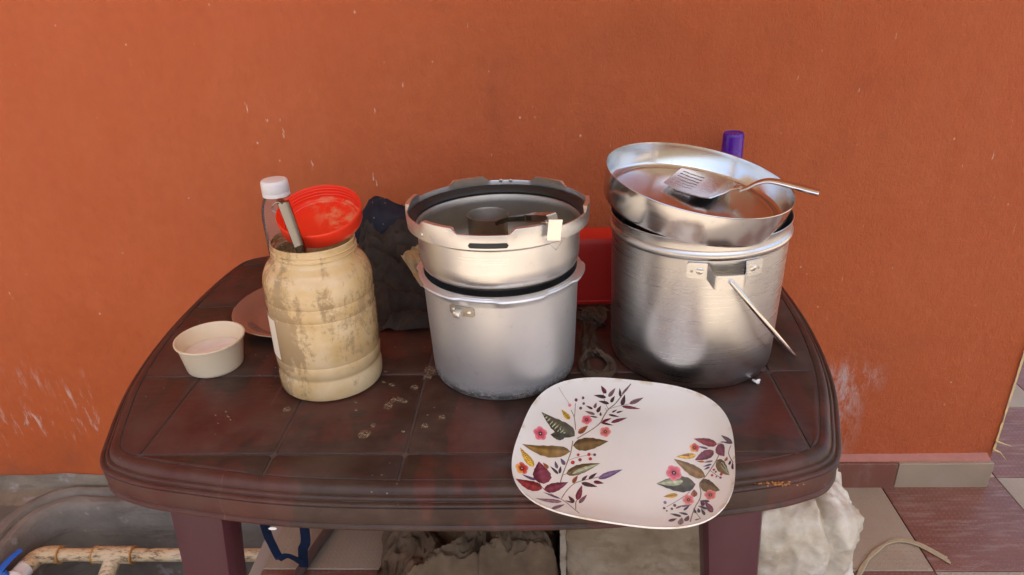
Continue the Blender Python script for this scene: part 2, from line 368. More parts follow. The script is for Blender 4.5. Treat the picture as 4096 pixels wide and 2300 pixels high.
# ------------------------------------------------------------------ setting
WY, SKY_, WX = 1.505, 1.476, 1.128          # wall face, skirting face, right end of the wall
T = .69                                      # table top height
MGND = plain('dry_earth', (.30, .235, .165), .95, var=.25, scale=1.5)
o = obj('ground', quad((-300, -300, -.62), (300, -300, -.62), (300, 300, -.62), (-300, 300, -.62)), MGND, smooth=False); tag(o, kind='structure')
fl = join(box(6.6, 7.6, .61, c=(2.6, 1.2, -.311)), box(3.2, 3.55, .61, c=(-2.3, -.825, -.311)), box(1.98, .85, .61, c=(-2.91, 1.375, -.311)))
floor = obj('floor', fl, plain('tile_mortar', (.36, .31, .25), .7, var=.2, scale=4), smooth=False); tag(floor, kind='structure')
tile_me = {}
for nm, mt in (('beige', MTB), ('red', MTR)):
    me = mesh('tile', *box(.303, .308, .010, .0012, 1), smooth=False); me.materials.append(mt); tile_me[nm] = me
TX, TYS = .305, .310
for i in range(-5, 4):
    for j in range(-3, 5):
        cx, cy = .855+TX*(i+.5), 1.5085+TYS*(j+.5)
        if cy > 1.51 and cx < 1.0: continue
        if cx < -.75: continue
        t = link('tile', tile_me['beige' if (i+j) % 2 == 0 else 'red'], parent=floor); t.location = (cx, cy, -.004+random.uniform(-.0004, .0004))
# wall: one thing, with skirting tiles and the painted mortar ledge over them
wall = thing('wall', 'orange plastered house wall with pale scrapes behind the table', 'wall')
NX, NZ = 120, 60
def wallpt(u, v):
    x = -6+(WX+6)*u; z = .0+2.95*v
    return (x, WY+.004*noise.noise(Vector((x*1.7, 0, z*1.7))), z)
front = grid(NX, NZ, wallpt)
side = grid(4, NZ, lambda u, v: (WX+.004*noise.noise(Vector((9, u, v*9))), WY+.001+.23*u, 2.95*v))
obj('plaster', join(front, side, quad((WX, WY+.23, 0), (-6, WY+.23, 0), (-6, WY+.23, 2.95), (WX, WY+.23, 2.95))), MW, wall)
low = grid(60, 4, lambda u, v: (-6+(-.70+6)*u, WY-.004-.004*noise.noise(Vector((u*60, v*2, 0))), -.04+(.066+.012*noise.noise(Vector((u*90, 3, 0))))*v))
obj('bare_render', low, MCD, wall)
# chipped straw-coloured edge of the plaster
MCHIP = plain('chipped_edge', (.62, .45, .20), .85, var=.3, scale=60, bump=.4)
V, F = [], []
for i in range(90):
    z = .09+i*.0085; a = .0025+.004*abs(noise.noise(Vector((i*.37, 0, 0))))
    if noise.noise(Vector((i*.21, 5, 0))) < -.18 and i > 6: a *= .25
    n = len(V); V += [(WX+.001-a, WY-.0035, z), (WX+.0025+a*.6, WY-.003+a*.4, z), (WX+.004, WY+a*1.3, z)]
    if i: F += [(n-3, n-2, n+1, n), (n-2, n-1, n+2, n+1)]
obj('chipped_edge', (V, F), MCHIP, wall)
for k, (dx, dz, h, rz) in enumerate([(.030, .118, .004, .2), (.022, .092, .006, -.5)]):
    obj('plaster_splinter', tube([(WX-.004, WY-.004, dz+.006), (WX+dx*.5, WY-.012, dz+.002), (WX+dx, WY-.018-.008*k, dz-.012*k)], lambda t: .0065*(1-t)+.0006, 6, flat=.35), MCHIP, wall)
MLED = plain('painted_mortar', (.42, .185, .14), .7, var=.2, scale=40, bump=.4, bdist=.002)
led = grid(50, 3, lambda u, v: (-.70+(WX-.012+.70)*u, SKY_+.003+(WY-SKY_)*v, .074+.012*v+.0015*noise.noise(Vector((u*70, v*3, 1)))))
obj('skirting_ledge', led, MLED, wall)
obj('skirting_end', quad((WX-.012, SKY_+.003, 0), (WX-.012, WY, 0), (WX-.012, WY, .085), (WX-.012, SKY_+.003, .073)), MC, wall, smooth=False)
for i in range(-5, 2):
    x0 = .885+.30*i if i < 1 else .885+.30; x0 = .885+.30*i; x1 = min(x0+.298, WX-.010)
    if x1-x0 < .03: continue
    x0 = max(x0, -.70)
    o = obj('skirting_tile', box(x1-x0, .010, .078, .001, 1, c=((x0+x1)/2-.0, 0, 0)), MTB if i % 2 == 0 else MTR, wall, loc=(0, SKY_, .0375), smooth=False)
# unseen porch and yard wall, added to shade the scene and fill pot reflections
MCEIL = plain('limewashed_ceiling', (.74, .70, .62), .9, var=.06, scale=2)
tag(obj('unseen_porch_roof', box(9.2, 8.0, .14, c=(-1.9, 3.1, 3.02)), MCEIL, smooth=False), kind='structure')
for px in (-2.1, 2.5):
    tag(obj('unseen_porch_pillar', box(.26, .26, 2.96, .01, 1, c=(px, -.72, 1.47)), MCEIL, smooth=False), kind='structure')
tag(obj('unseen_yard_wall', box(22, .25, 2.3, c=(-2, -7.5, .52)), plain('yard_wall_paint', (.62, .50, .30), .9), smooth=False), kind='structure')  # out of view, added for warm bounce and for the pots to reflect

# ------------------------------------------------------------------ sunken cement trough, pipe
tr = thing('cement_trough', 'sunken grey cement trough with a rounded rim at the foot of the wall', 'trough')
path = [(-.715, 1.42)] + [(-.715-.545*i/24, 1.42) for i in range(1, 25)] + [(-1.26-.08*math.sin(a), 1.34+.08*math.cos(a)) for a in [PI/2*i/12 for i in range(1, 13)]] + [(-1.34, 1.34-.62*i/24) for i in range(1, 25)]
prof = [(-.03, -.56), (-.012, -.3), (-.004, -.06), (0, -.028), (.004, -.014), (.012, -.007), (.028, -.006), (.033, -.014), (.043, -.015), (.048, -.005), (.060, -.001), (.072, -.005), (.080, -.020), (.10, -.024)]
V, F = [], []; m = len(prof)
for i, p in enumerate(path):
    a, b = Vector(path[max(0, i-1)]), Vector(path[min(len(path)-1, i+1)]); t = (b-a).normalized(); n = Vector((t.y, -t.x))  # outwards
    n = -n if (i < 25 and n.y < 0) or (i > 36 and n.x > 0) else n
    if 25 <= i <= 36: n = (Vector(p)-Vector((-1.26, 1.34))).normalized()
    for (d, z) in prof:
        wob = .004*noise.noise(Vector((p[0]*14, p[1]*14, z*9+d*30)))+.006*noise.noise(Vector((p[0]*5, p[1]*5, z*4)))
        V.append((p[0]+n.x*(d+wob), p[1]+n.y*(d+wob), z+wob*.5))
for i in range(len(path)-1):
    for j in range(m-1): F.append((i*m+j, (i+1)*m+j, (i+1)*m+j+1, i*m+j+1))
obj('rim', (V, F), MC, tr)
obj('ledge', grid(30, 2, lambda u, v: (-1.95+1.24*u, 1.505-.07*v, -.0235+.003*noise.noise(Vector((u*30, v*3, 2))))), MCD, tr)
obj('trough_floor', quad((-1.45, .6, -.55), (-.70, .6, -.55), (-.70, 1.5, -.55), (-1.45, 1.5, -.55)), MC, tr, smooth=False)
MPIPE = m_pipe(); MGLUE = plain('orange_glue', (.52, .24, .05), .5)
MBLU = plain('blue_valve_plastic', (.012, .12, .52), .4)
pp = thing('water_pipe', 'stained cream plastic water pipe with a tee along the trough', 'pipe')
PY, PZ = 1.30, -.060
obj('straight_pipe', tube([(-1.27+.0234*i, PY, PZ) for i in range(25)], .0165, 20), MPIPE, pp)
obj('tee', join(tube([(-1.145+.0122*i, PY, PZ) for i in range(9)], lambda t: .0215, 20), tube([(-1.096, PY, PZ), (-1.10, PY-.03, PZ-.02), (-1.104, PY-.06, PZ-.042)], .0205, 18)), MPIPE, pp)
obj('branch_pipe', tube([(-1.102, PY-.05, PZ-.035), (-1.118, PY-.15, PZ-.11), (-1.13, PY-.3, PZ-.26)], .0165, 18), MPIPE, pp)
obj('elbow', tube(spline([(-1.235, PY, PZ), (-1.27, PY, PZ), (-1.293, PY-.012, PZ), (-1.30, PY-.045, PZ)], 6), .0215, 20), MPIPE, pp)
for x in (-1.236, -1.146, -1.047):
    obj('glue_ring', tube([(x, PY+.0212*math.cos(a), PZ+.0212*math.sin(a)) for a in [2*PI*i/24 for i in range(24)]], .0022, 6, closed=True), MGLUE, pp)
obj('glue_ring', tube([(-1.104+.02*math.cos(a), PY-.06+.013*math.sin(a), PZ-.042+.016*math.sin(a)) for a in [2*PI*i/24 for i in range(24)]], .0022, 6, closed=True), MGLUE, pp)
va = obj('valve', tube([(-1.30, PY-.04, PZ), (-1.302, PY-.07, PZ), (-1.303, PY-.075, PZ), (-1.306, PY-.12, PZ-.002)], lambda t: .0215 if t < .4 else .026, 20), MWHT, pp)
obj('stem', tube([(-1.308, PY-.09, PZ+.018), (-1.316, PY-.088, PZ+.034)], .009, 12), MBLU, va)
obj('lever', join(tube(spline([(-1.320, PY-.112, PZ+.014), (-1.322, PY-.095, PZ+.036), (-1.316, PY-.06, PZ+.044), (-1.306, PY-.03, PZ+.046)], 5), .0105, 10, flat=.35, up=(0, .5, 1)), box(.024, .008, .032, .003, 2, c=(-1.318, PY-.116, PZ+.006))), MBLU, va)

# ------------------------------------------------------------------ table
TC = Vector((-.117, 1.062))
half = [(0, .670), (.20, .676), (.355, .699), (.438, .719), (.490, .750), (.519, .818), (.554, .94), (.574, 1.08), (.579, 1.22), (.570, 1.37), (.54, 1.440), (.45, 1.468), (.22, 1.476), (0, 1.478)]
ctrl = [(TC.x+x, y) for x, y in half]+[(TC.x-x, y) for x, y in reversed(half[1:-1])]
loop = [(p.x-TC.x, p.y-TC.y) for p in (q.to_2d() for q in spline([(x, y, 0) for x, y in ctrl], 12, True))]
table = thing('plastic_table', 'maroon marbled plastic table with grooved barrel-shaped top', 'table', (TC.x, TC.y, 0))
def sweep(prof):
    V, F = [], []; rings = []
    for d, z in prof:
        L = offset_loop(loop, d); rings.append(len(V)); V += [(x, y, T+z) for x, y in L]
    n = len(loop)
    for i in range(len(prof)-1):
        for j in range(n): F.append((rings[i]+j, rings[i]+(j+1) % n, rings[i+1]+(j+1) % n, rings[i+1]+j))
    return V, F
topprof = [(.0015, -.0195), (.0003, -.0172), (.0014, -.0155), (.0044, -.0146), (.0062, -.0149), (.0068, -.0162), (.0080, -.0162), (.0086, -.0128), (.0104, -.0112), (.0122, -.0110), (.0127, -.0122), (.0138, -.0122), (.0145, -.0082), (.0166, -.0043), (.0195, -.0015), (.0235, -.0003), (.027, 0), (.0285, 0), (.0290, -.0016), (.036, -.0017)]
tv, tf = sweep(topprof); n = len(loop); tv.append((0, 0, T-.0017)); b0 = (len(topprof)-1)*n
tf += [(b0+j, b0+(j+1) % n, len(tv)-1) for j in range(n)]
tt = obj('tabletop', (tv, tf), [MTAB, MGD], table, ang=50)
for _p in tt.data.polygons:
    if _p.index >= (len(topprof)-3)*n: _p.material_index = 1
# dirt caught in the mouldings
for d, z in ((.0066, -.0156), (.0125, -.0116)):
    L = offset_loop(loop, d); LL = offset_loop(loop, d+.0018)
    gv = [(x, y, T+z+.0006*noise.noise(Vector((x*40, y*40, 0)))) for x, y in L]+[(x, y, T+z+.0006*noise.noise(Vector((x*40, y*40, 7)))) for x, y in LL]
    obj('groove_grime', (gv, [(j, (j+1) % n, n+(j+1) % n, n+j) for j in range(n)]), MGR, tt)
obj('apron', sweep([(.005, -.0195), (.0014, -.0215), (.0008, -.029), (.0022, -.042), (.0042, -.0500), (.0022, -.0515), (.0012, -.0535), (.0022, -.0575), (.005, -.059), (.009, -.058), (.010, -.03)]), MTAB, table, ang=50)
inner = dedupe(offset_loop(loop, .0307))
gx = [-1, -.548, -.366, -.189, -.011, .166, .338, 1]; gy = [-1, .752, .945, 1.19, 1.385, 3]
G = .0016
for a in range(7):
    for b in range(5):
        P = inner
        for ax, lim, kp in ((0, gx[a]-TC.x+G, 1), (0, gx[a+1]-TC.x-G, -1), (1, gy[b]-TC.y+G, 1), (1, gy[b+1]-TC.y-G, -1)):
            P = clip(P, ax, lim, kp)
            if len(P) < 3: break
        P = dedupe(P, .0012)
        if len(P) < 3: continue
        # round the corners a little
        Q = []
        for i in range(len(P)):
            p0, p1, p2 = Vector(P[i-1]), Vector(P[i]), Vector(P[(i+1) % len(P)]); d1, d2 = (p0-p1), (p2-p1)
            if d1.normalized().dot(d2.normalized()) > -.8:
                r = min(.007, d1.length*.4, d2.length*.4); a1, a2 = p1+d1.normalized()*r, p1+d2.normalized()*r
                for t in (0, .33, .67, 1): Q.append(tuple((a1*(1-t)**2+p1*2*t*(1-t)+a2*t*t)))
            else: Q.append(tuple(p1))
        Q = dedupe(Q, .0004); k = len(Q); I1 = offset_loop(Q, .0011)
        V = [(x, y, T-.0016) for x, y in Q]+[(x, y, T-.0007) for x, y in Q]+[(x, y, T+.0002) for x, y in I1]
        F = [(j, (j+1) % k, k+(j+1) % k, k+j) for j in range(k)]+[(k+j, k+(j+1) % k, 2*k+(j+1) % k, 2*k+j) for j in range(k)]+[tuple(2*k+j for j in range(k))]
        obj('panel', (V, F), MTAB, tt, ang=60)
def leg(sx, y0, y1):
    V, F = [], []; N = 24
    for i, (z, s) in enumerate([(T-.02, 1.15), (T-.05, 1.1), (.5, 1.0), (.25, .88), (.02, .74), (.003, .72), (0, .68)]):
        t = 1-z/T; cx = sx*(.352+.045*t); cy = y0+(y1-y0)*t
        for j in range(N):
            a = 2*PI*j/N; c, s_ = math.cos(a), math.sin(a); q = (abs(c)**5+abs(s_)**5)**(-.2)
            V.append((cx+q*c*.036*s, cy-TC.y+q*s_*.031*s, z))
    for i in range(6):
        for j in range(N): F.append((i*N+j, i*N+(j+1) % N, (i+1)*N+(j+1) % N, (i+1)*N+j))
    F.append(tuple(6*N+j for j in reversed(range(N)))); return V, F
MLEG = plain('plum_plastic', (.060, .012, .020), .38, var=.25, scale=12)
for sx in (-1, 1):
    obj('leg', leg(sx, .752, .715), MLEG, table); obj('leg', leg(sx, 1.375, 1.41), MLEG, table)
# dried splashes of batter
MSTN = m_stain()
def blot(x, y, r, e=1., seed=0, z=.00045):
    N = 26; V = [(0, 0, 0)]
    for j in range(N):
        a = 2*PI*j/N; q = r*(1+.16*noise.noise(Vector((math.cos(a)*1.6+seed, math.sin(a)*1.6, seed*.7)))+.10*noise.noise(Vector((math.cos(a)*5, math.sin(a)*5, seed)))); V.append((q*math.cos(a), q*math.sin(a)*e, 0))
    obj('dried_splash', (V, [(0, 1+j, 1+(j+1) % N) for j in range(N)]), MSTN, tt, loc=(x-TC.x, y-TC.y, T+z), smooth=False)
for k, (x, y, r, e) in enumerate([(-.381, .854, .0062, 1.1), (-.253, .794, .0088, 1.05), (-.183, .958, .0105, 1.1), (-.186, .938, .007, 1.3), (-.222, .876, .010, .75), (-.213, .872, .008, .6), (-.233, .862, .007, 1.4), (-.15, .832, .0048, 1.2), (-.202, .909, .006, 1.15), (-.238, .916, .005, 1), (-.252, .925, .0035, 1), (-.283, .871, .003, 1), (-.278, .851, .0025, 1), (-.172, .812, .005, 1.3), (-.245, .813, .0035, 1.6), (-.118, .905, .006, .6), (-.47, .85, .0022, 1), (-.462, .838, .0026, 1), (-.482, .842, .002, 1), (-.455, .83, .0018, 1), (-.47, .822, .0018, 1), (-.20, .80, .003, 1), (-.255, .955, .0028, 1)]): blot(x, y, r, e, k*1.7)

# ------------------------------------------------------------------ jar of batter, its lid, the ladle
jar = thing('plastic_jar', 'big clear jar smeared with tan batter, red lid resting in its mouth', 'jar', (-.337, .9465, T+.0012), (0, R_(.9), 0))
jp = [(0, 0.003), (0.06, 0.002), (.071, 0), (.0768, .002), (.0784, .008), (0.0785, 0.017), (0.0782, 0.026), (0.0762, 0.0315), (0.0755, 0.034), (0.0762, 0.0365), (0.0784, 0.041), (0.0786, 0.055), (0.0777, 0.0575), (0.0786, 0.06), (0.0787, 0.09), (0.0788, 0.128), (0.0778, 0.1305), (0.0787, 0.133), (0.0787, 0.148), (0.0776, 0.151), (0.0788, 0.154), (0.0788, 0.1694), (0.0782, 0.1777), (0.0762, 0.185), (0.0722, 0.1945), (0.0668, 0.2015), (0.0622, 0.206), (0.0602, 0.2095), (0.0597, 0.213), (0.0612, 0.2145), (0.0597, 0.216), (0.0595, 0.22), (0.0609, 0.2215), (0.0595, 0.223), (0.0592, 0.227), (0.0597, 0.2285), (0.0597, 0.2305), (0.0585, 0.2315), (0.0575, 0.23)]
obj('jar_body', lathe(jp, 96), MJAR, jar)
lab = lathe([(.0791, .062), (.0792, .095), (.0792, .127)], 16, a0=R_(-163), a1=R_(-132))
obj('paper_label', lab, plain('paper_label', (.76, .68, .54), .8, var=.08, scale=40), jar)
MBAT = plain('batter', (.76, .63, .40), .5, var=.08, scale=25)
bat = obj('batter', lathe([(0, .003), (.070, .003), (.0752, .005), (.0768, .011), (.0768, .025), (.0748, .031), (.0742, .034), (.0745, .0365), (.0755, .040), (.072, .038), (.04, .037), (0, .0365)], 64, lambda r, z, i, a: (r, z+(.003*math.sin(a*2+1)+.002*math.sin(3*a) if i in (8, 9) else 0))), MBAT, loc=(-.337, .9465, T+.0012), rot=(0, R_(.9), 0))
tag(bat, 'layer of cream batter left in the bottom of the jar', 'batter')
lid = thing('jar_lid', 'red screw lid, inside up, tilted over the mouth of the smeared jar', 'lid', (-.3240, .9645, .9585), (R_(17.9), R_(.6), 0))
MLIDF = NT('red_lid_smeared', .42); _v = MLIDF.co(); _X, _Y, _Z = MLIDF.sep(_v)
_m = MLIDF.math('MULTIPLY', MLIDF.mr(MLIDF.noise(_v, 38, 7, .75, .3), .46, .62), MLIDF.math('MULTIPLY', MLIDF.math('MULTIPLY', MLIDF.mr(MLIDF.math('ADD', _X, MLIDF.math('MULTIPLY', _Y, .6)), -.012, .022), MLIDF.mr(_Z, -.0200, -.0170, 1, 0)), .7), True)
MLIDF.P(Base_Color=MLIDF.mix(_m, (.82, .040, .012), (.66, .38, .18)))
obj('lid_shell', lathe([(0, -.0255), (.052, -.0255), (.0572, -.0245), (.0590, -.021), (.0600, -.006), (.0606, -.0045), (.0608, -.001), (.0602, .0003), (.0592, .0003), (.0584, -.001), (.0582, -.0045), (.0574, -.0052), (.0581, -.006), (.0579, -.0095), (.0571, -.0102), (.0577, -.011), (.0575, -.0145), (.0567, -.0152), (.0571, -.0162), (.0562, -.0202), (.0530, -.0218), (.0512, -.0205), (.0497, -.0205), (.0487, -.0222), (0, -.0225)], 96), MLIDF.m, lid)
obj('moulding_dot', lathe([(.0028, 0), (.0026, .0012), (.0015, .002), (0, .0022)], 16), MRED, lid, loc=(-.022, .028, -.0224))
# ladle: a folded steel strip standing in the jar
ld = thing('ladle', 'steel ladle standing in the smeared jar with a hooked square handle', 'ladle', (-.322, .945, .735))
b0 = Vector((-.322, .945, .735))
hp = [Vector(p)-b0 for p in [(-.327, .927, .80), (-.3315, .913, .862), (-.336, .8995, .924), (-.3395, .892, .962), (-.343, .885, .997)]]
def strip(path, wf, tf_, xdir):
    V, F = [], []; m = len(path); xd = Vector(xdir).normalized()
    sec = [(-1, -.6), (-.86, -1), (-.3, -.55), (.3, -.55), (.86, -1), (1, -.6), (1, 1), (-1, 1)]
    for i, p in enumerate(path):
        t = (path[min(i+1, m-1)]-path[max(i-1, 0)]).normalized(); x = (xd-t*xd.dot(t)).normalized(); y = t.cross(x); q = i/(m-1)
        for a, b in sec: V.append(p+x*a*wf(q)+y*b*tf_(q))
    k = len(sec)
    for i in range(m-1):
        for j in range(k): F.append((i*k+j, i*k+(j+1) % k, (i+1)*k+(j+1) % k, (i+1)*k+j))
    F += [tuple(reversed(range(k))), tuple((m-1)*k+j for j in range(k))]; return V, F
obj('handle', strip(spline(hp, 6), lambda q: .0062+.0012*q, lambda q: .0036, (1, .15, 0)), MST4, ld, ang=25)
obj('hook', join(strip(spline([Vector(p)-b0 for p in [(-.343, .885, .996), (-.3465, .8845, .9995), (-.352, .8855, .998), (-.3565, .8865, .994)]], 4), lambda q: .006-.001*q, lambda q: .0009, (.1, 1, .1)), tube([Vector(p)-b0 for p in [(-.356, .882, .994), (-.3585, .881, .988), (-.354, .881, .985)]], .0009, 6)), MST4, ld, ang=25)
obj('bowl', xf(lathe([(0, -.014), (.010, -.0125), (.020, -.007), (.025, 0), (.0258, .0008), (.0245, .001), (.019, -.006), (.01, -.0112), (0, -.0128)], 40), Matrix.Translation((0, .004, .016)) @ Matrix.Rotation(R_(28), 4, 'X')), MST4, ld)
obj('neck', tube(spline([Vector((-.0055, -.021, .07)), Vector((-.004, -.02, .045)), Vector((-.001, -.015, .022))], 5), .0042, 8, flat=.6), MST4, ld)

# ------------------------------------------------------------------ steel plate with a water bottle on it, tub of powder
sp = obj('steel_plate', lathe([(0, .0035), (.030, .0033), (.036, .0026), (.042, .0034), (.054, .0032), (.060, .0025), (.066, .0034), (.076, .0032), (.083, .0030), (.088, .0042), (.0945, .0085), (.103, .0145), (.112, .0195), (.119, .0218), (.1245, .0222), (.1264, .0210), (.1258, .0196), (.119, .0198), (.111, .0172), (.102, .0120), (.094, .0062), (.088, .0012), (.083, 0), (0, 0)], 128), MST5, loc=(-.443, 1.157, T+.0004))
tag(sp, 'round shiny steel plate half hidden behind the smeared jar', 'plate')
bot = thing('water_bottle', 'clear plastic bottle with a white cap behind the smeared jar', 'bottle', (-.446, 1.128, T+.0032))
obj('bottle_body', lathe([(0, .004), (.018, .003), (.024, 0), (.0285, .004), (.0298, .012), (.0298, .05), (.0288, .053), (.0298, .056), (.0298, .085), (.0287, .088), (.0298, .091), (.0298, .12), (.0285, .124), (.0297, .128), (.0299, .165), (.0304, .185), (.0300, .200), (.0285, .214), (.0255, .224), (.0225, .231), (.0205, .236), (.0200, .243)], 64), MCLR, bot)
cap = obj('cap', lathe([(.0222, .236), (.0224, .241), (.0218, .242), (.0224, .243), (.0222, .256), (.0216, .2605), (.0200, .2625), (.017, .2630), (0, .2632)], 96, lambda r, z, i, a: (r*(1+(.008 if 3 <= i <= 4 else 0)*math.sin(a*40)), z)), MWHT, bot)
tub = thing('plastic_tub', 'small cream plastic tub of white powder at the left of the table', 'tub', (-.5394, .9812, T+.0004))
obj('tub_body', lathe([(0, .001), (.038, .001), (.041, 0), (.0432, .002), (.0440, .005), (.0508, .0475), (.0512, .0485), (.0540, .0490), (.0544, .0505), (.0540, .0520), (.0520, .0522), (.0510, .0512), (.0500, .0475), (.0430, .006), (.041, .004), (0, .004)], 96), MCRM, tub)
pw = obj('white_powder', lathe([(.0458, .0255), (.043, .0265), (.036, .0262), (.028, .027), (.02, .0263), (.01, .0268), (0, .0265)], 56, lambda r, z, i, a: (r, z+.0014*noise.noise(Vector((r*60*math.cos(a), r*60*math.sin(a), 2))))), plain('white_powder', (.80, .72, .66), .9, var=.05, scale=120, bump=.5, bdist=.001), loc=(-.5394, .9812, T+.0004))
tag(pw, 'white powder filling the small cream tub', 'powder')
lu = xf(lathe([(.0045, 0), (.0047, .002), (.003, .0042), (0, .0048)], 16, lambda r, z, i, a: (r*(1+.2*math.sin(2*a+1)), z)), Matrix.Translation((0, 0, 0)))
tag(obj('powder_lump', lu, plain('powder_lump', (.8, .72, .64), .9), loc=(-.5190, .992, T+.0262)), 'small round lump lying on the white powder in the tub', 'lump')

# ------------------------------------------------------------------ dark cloths behind, wrapper
def heap(nx, ny, x0, x1, y0, y1, env, amp, fr, seed, fine=.007):
    def f(u, v):
        x, y = x0+(x1-x0)*u, y0+(y1-y0)*v
        q = Vector((x*fr+seed, y*fr, seed)); wp = Vector((noise.noise(q*.6), noise.noise(q*.6+Vector((9, 2, 4))), 0))
        e = env(u, v); r = ridge((x*fr+wp.x*1.3+seed, y*fr+wp.y*1.3, seed*.3), 4)
        ex = .012*noise.noise(Vector((u*4, v*4, seed)))
        return (x+ex+.006*noise.noise(q*2.2), y+ex*.8+.006*noise.noise(q*2.2+Vector((1, 5, 2))), max(.0012, e+amp*(r-.35)*min(1, e/.02+.12)+fine*(ridge((x*fr*3.1+wp.y*2, y*fr*2.2+wp.x*2, seed), 2)-.4)*min(1, e/.02)))
    return grid(nx, ny, f)
MCL1 = m_cloth('black_brown_cloth', (.052, .043, .036)); MCL2 = m_cloth('navy_cloth', (.030, .030, .042), lint=.5)
e1 = lambda u, v: (.085*smooth01((v-.12)/.6)+.010)*smooth01(u/.12+.15)*smooth01((1-u)/.10+.2)*smooth01(v/.05+.25)
c1 = obj('dark_cloth', heap(84, 100, -.385, -.168, 1.085, 1.452, e1, .055, 12, 3.1), MCL1, loc=(0, 0, T)); tag(c1, 'crumpled blackish brown cloth between the jar and the pressure pot', 'cloth')
def lump(cx, cy, cz, a, b, c, amp, fr, seed, peak=0.):
    V, F = lathe([(math.sin(PI*i/48), -math.cos(PI*i/48)) for i in range(49)], 72); out = []
    for p in V:
        q = Vector(p); s = 1+amp*(ridge((q.x*fr+seed, q.y*fr, q.z*fr+seed), 3)-.45)+.10*noise.noise(q*1.3+Vector((seed, 0, 0)))
        x, y, z = q.x*a*s, q.y*b*s, q.z*c*s
        if peak: x *= 1-.45*smooth01((q.z+.1)/1.2)
        if z < -c*.72: z = -c*.72
        out.append((x+cx, y+cy, z+cz))
    return out, F
c2 = obj('navy_cloth', lump(0, 0, 0, .064, .05, .064, .12, 1.3, 4.4, peak=1), MCL2, loc=(-.330, 1.372, T+.086), rot=(0, R_(-12), 0)); tag(c2, 'dull navy bundled cloth lying on the dark cloth against the wall', 'cloth')
wr = obj('plastic_wrapper', solid(grid(14, 14, lambda u, v: ((u-.5)*.045, (v-.5)*.02+.012*noise.noise(Vector((u*4, v*4, 1))), (v-.5)*.07+.012*noise.noise(Vector((u*5, v*3, 7))))), .0008), plain('tan_wrapper', (.42, .31, .16), .35, var=.25, scale=40), loc=(-.222, 1.165, T+.094), rot=(R_(-35), R_(-28), R_(20)), ang=20); tag(wr, 'crumpled tan wrapper tucked beside the pressure pot', 'wrapper')

# ------------------------------------------------------------------ pressure pot and the lid standing in it
CK = (-.0673, .9765)
def lug(a, n=6, ph=0., w=.5, s=.10):
    t = ((a+ph)*n/(2*PI)) % 1.0; return smooth01((t-.0)/s)*smooth01((w-t)/s+1e-9) if t < w+s else 0.
pot = thing('pressure_pot', 'dull aluminium pressure cooker pot with sooty base and notched rim', 'pot', (CK[0], CK[1], T+.0004))
def potfn(r, z, i, a):
    L = lug(a, 6, .55, .62, .08)
    if 10 <= i <= 14: return r-.0045*(1-L), z
    return r, z
pp_ = [(0, .002), (.085, .002), (.099, 0), (.1055, .0014), (.1090, .0055), (.1102, .013), (.1112, .035), (.1135, .10), (.1153, .1555), (.1156, .1585), (.1215, .1655), (.1250, .1668), (.1262, .1690), (.1250, .1712), (.1235, .1718), (.1185, .1728), (.1140, .1735), (.1125, .1715), (.1120, .162), (.110, .10), (.107, .035), (.103, .010), (.095, .006), (0, .006)]
obj('pot_body', lathe(pp_, 144, potfn), MAL, pot)
def patch(r, a0, a1, z0, z1, th, n=12, mat=None, rr=0.0):
    """curved plate lying on a cylinder, rounded ends by rr (share of height)"""
    V, F = [], []
    for i in range(n+1):
        a = a0+(a1-a0)*i/n; e = min(i, n-i)/n*(a1-a0)*r; k = 0
        if rr: k = rr-math.sqrt(max(0, rr*rr-(max(0, rr-abs(e)))**2))
        for rad in (r, r+th):
            for z in (z0+k, z1-k): V.append((rad*math.cos(a), rad*math.sin(a), z))
    for i in range(n):
        b = i*4; c = b+4; F += [(b+2, b+3, c+3, c+2), (b+1, c+1, c+3, b+3), (b, b+2, c+2, c), (b, c, c+1, b+1)]
    F += [(0, 1, 3, 2), (n*4, n*4+2, n*4+3, n*4+1)]; return V, F
def dome(r, h): return lathe([(r, 0), (r*.95, h*.45), (r*.7, h*.85), (0, h)], 16)
def on_cyl(r, a, z): return Matrix.Translation((r*math.cos(a), r*math.sin(a), z)) @ Matrix.Rotation(a, 4, 'Z') @ Matrix.Rotation(PI/2, 4, 'Y')
ba = R_(-115); br = obj('handle_bracket', patch(.1158, ba-R_(9.5), ba+R_(9.5),   .142, .156, .0014, 14, rr=.002), MALD, pot, ang=30)
obj('bracket_loop', join(xf(box(.010, .011, .013, .002, 2), on_cyl(.1215, ba-R_(1), .1475)), ), MAL2, br)
obj('bolt_hole_shade', xf(lathe([(0, 0), (.0030, 0), (.0030, .0006), (0, .0007)], 16), on_cyl(.1270, ba-R_(1), .1465)), MRUB, br)  # black disc painted in for the dark inside the bolt hole
for d in (-6.3, 6.0): obj('screw', xf(dome(.0033, .0022), on_cyl(.1172, ba+R_(d), .149)), MAL2, br)

cl = thing('aluminium_lid', 'deep aluminium cooker lid with black gasket standing open side up in the pot', 'lid', (CK[0], CK[1], T+.1735), (R_(-1.4), 0, 0))
LZ = .001
def lidfn(r, z, i, a):
    L = lug(a, 6, .36, .5, .07)
    if i in (9, 10, 11): return r-(.0004+.0042*L if i == 11 else 0), z+.0075*L
    if i == 8: return r, z
    return r, z
lp_ = [(0, LZ), (.096, LZ), (.107, .0035), (.1135, .010), (.1168, .020), (.1176, .032), (.1178, .064), (.1215, .0685), (.1308, .0715), (.1322, .0900), (.1318, .0915), (.1300, .0918), (.1290, .0885), (.1285, .0745), (.1185, .0715), (.1165, .068), (.1158, .060), (.1150, .03), (.1115, .013), (.105, .006), (.095, .004), (0, .004)]
obj('lid_shell', lathe(lp_[:15], 192, lidfn), MAL2, cl)
obj('lid_inside', lathe(lp_[14:], 96), MALD, cl)
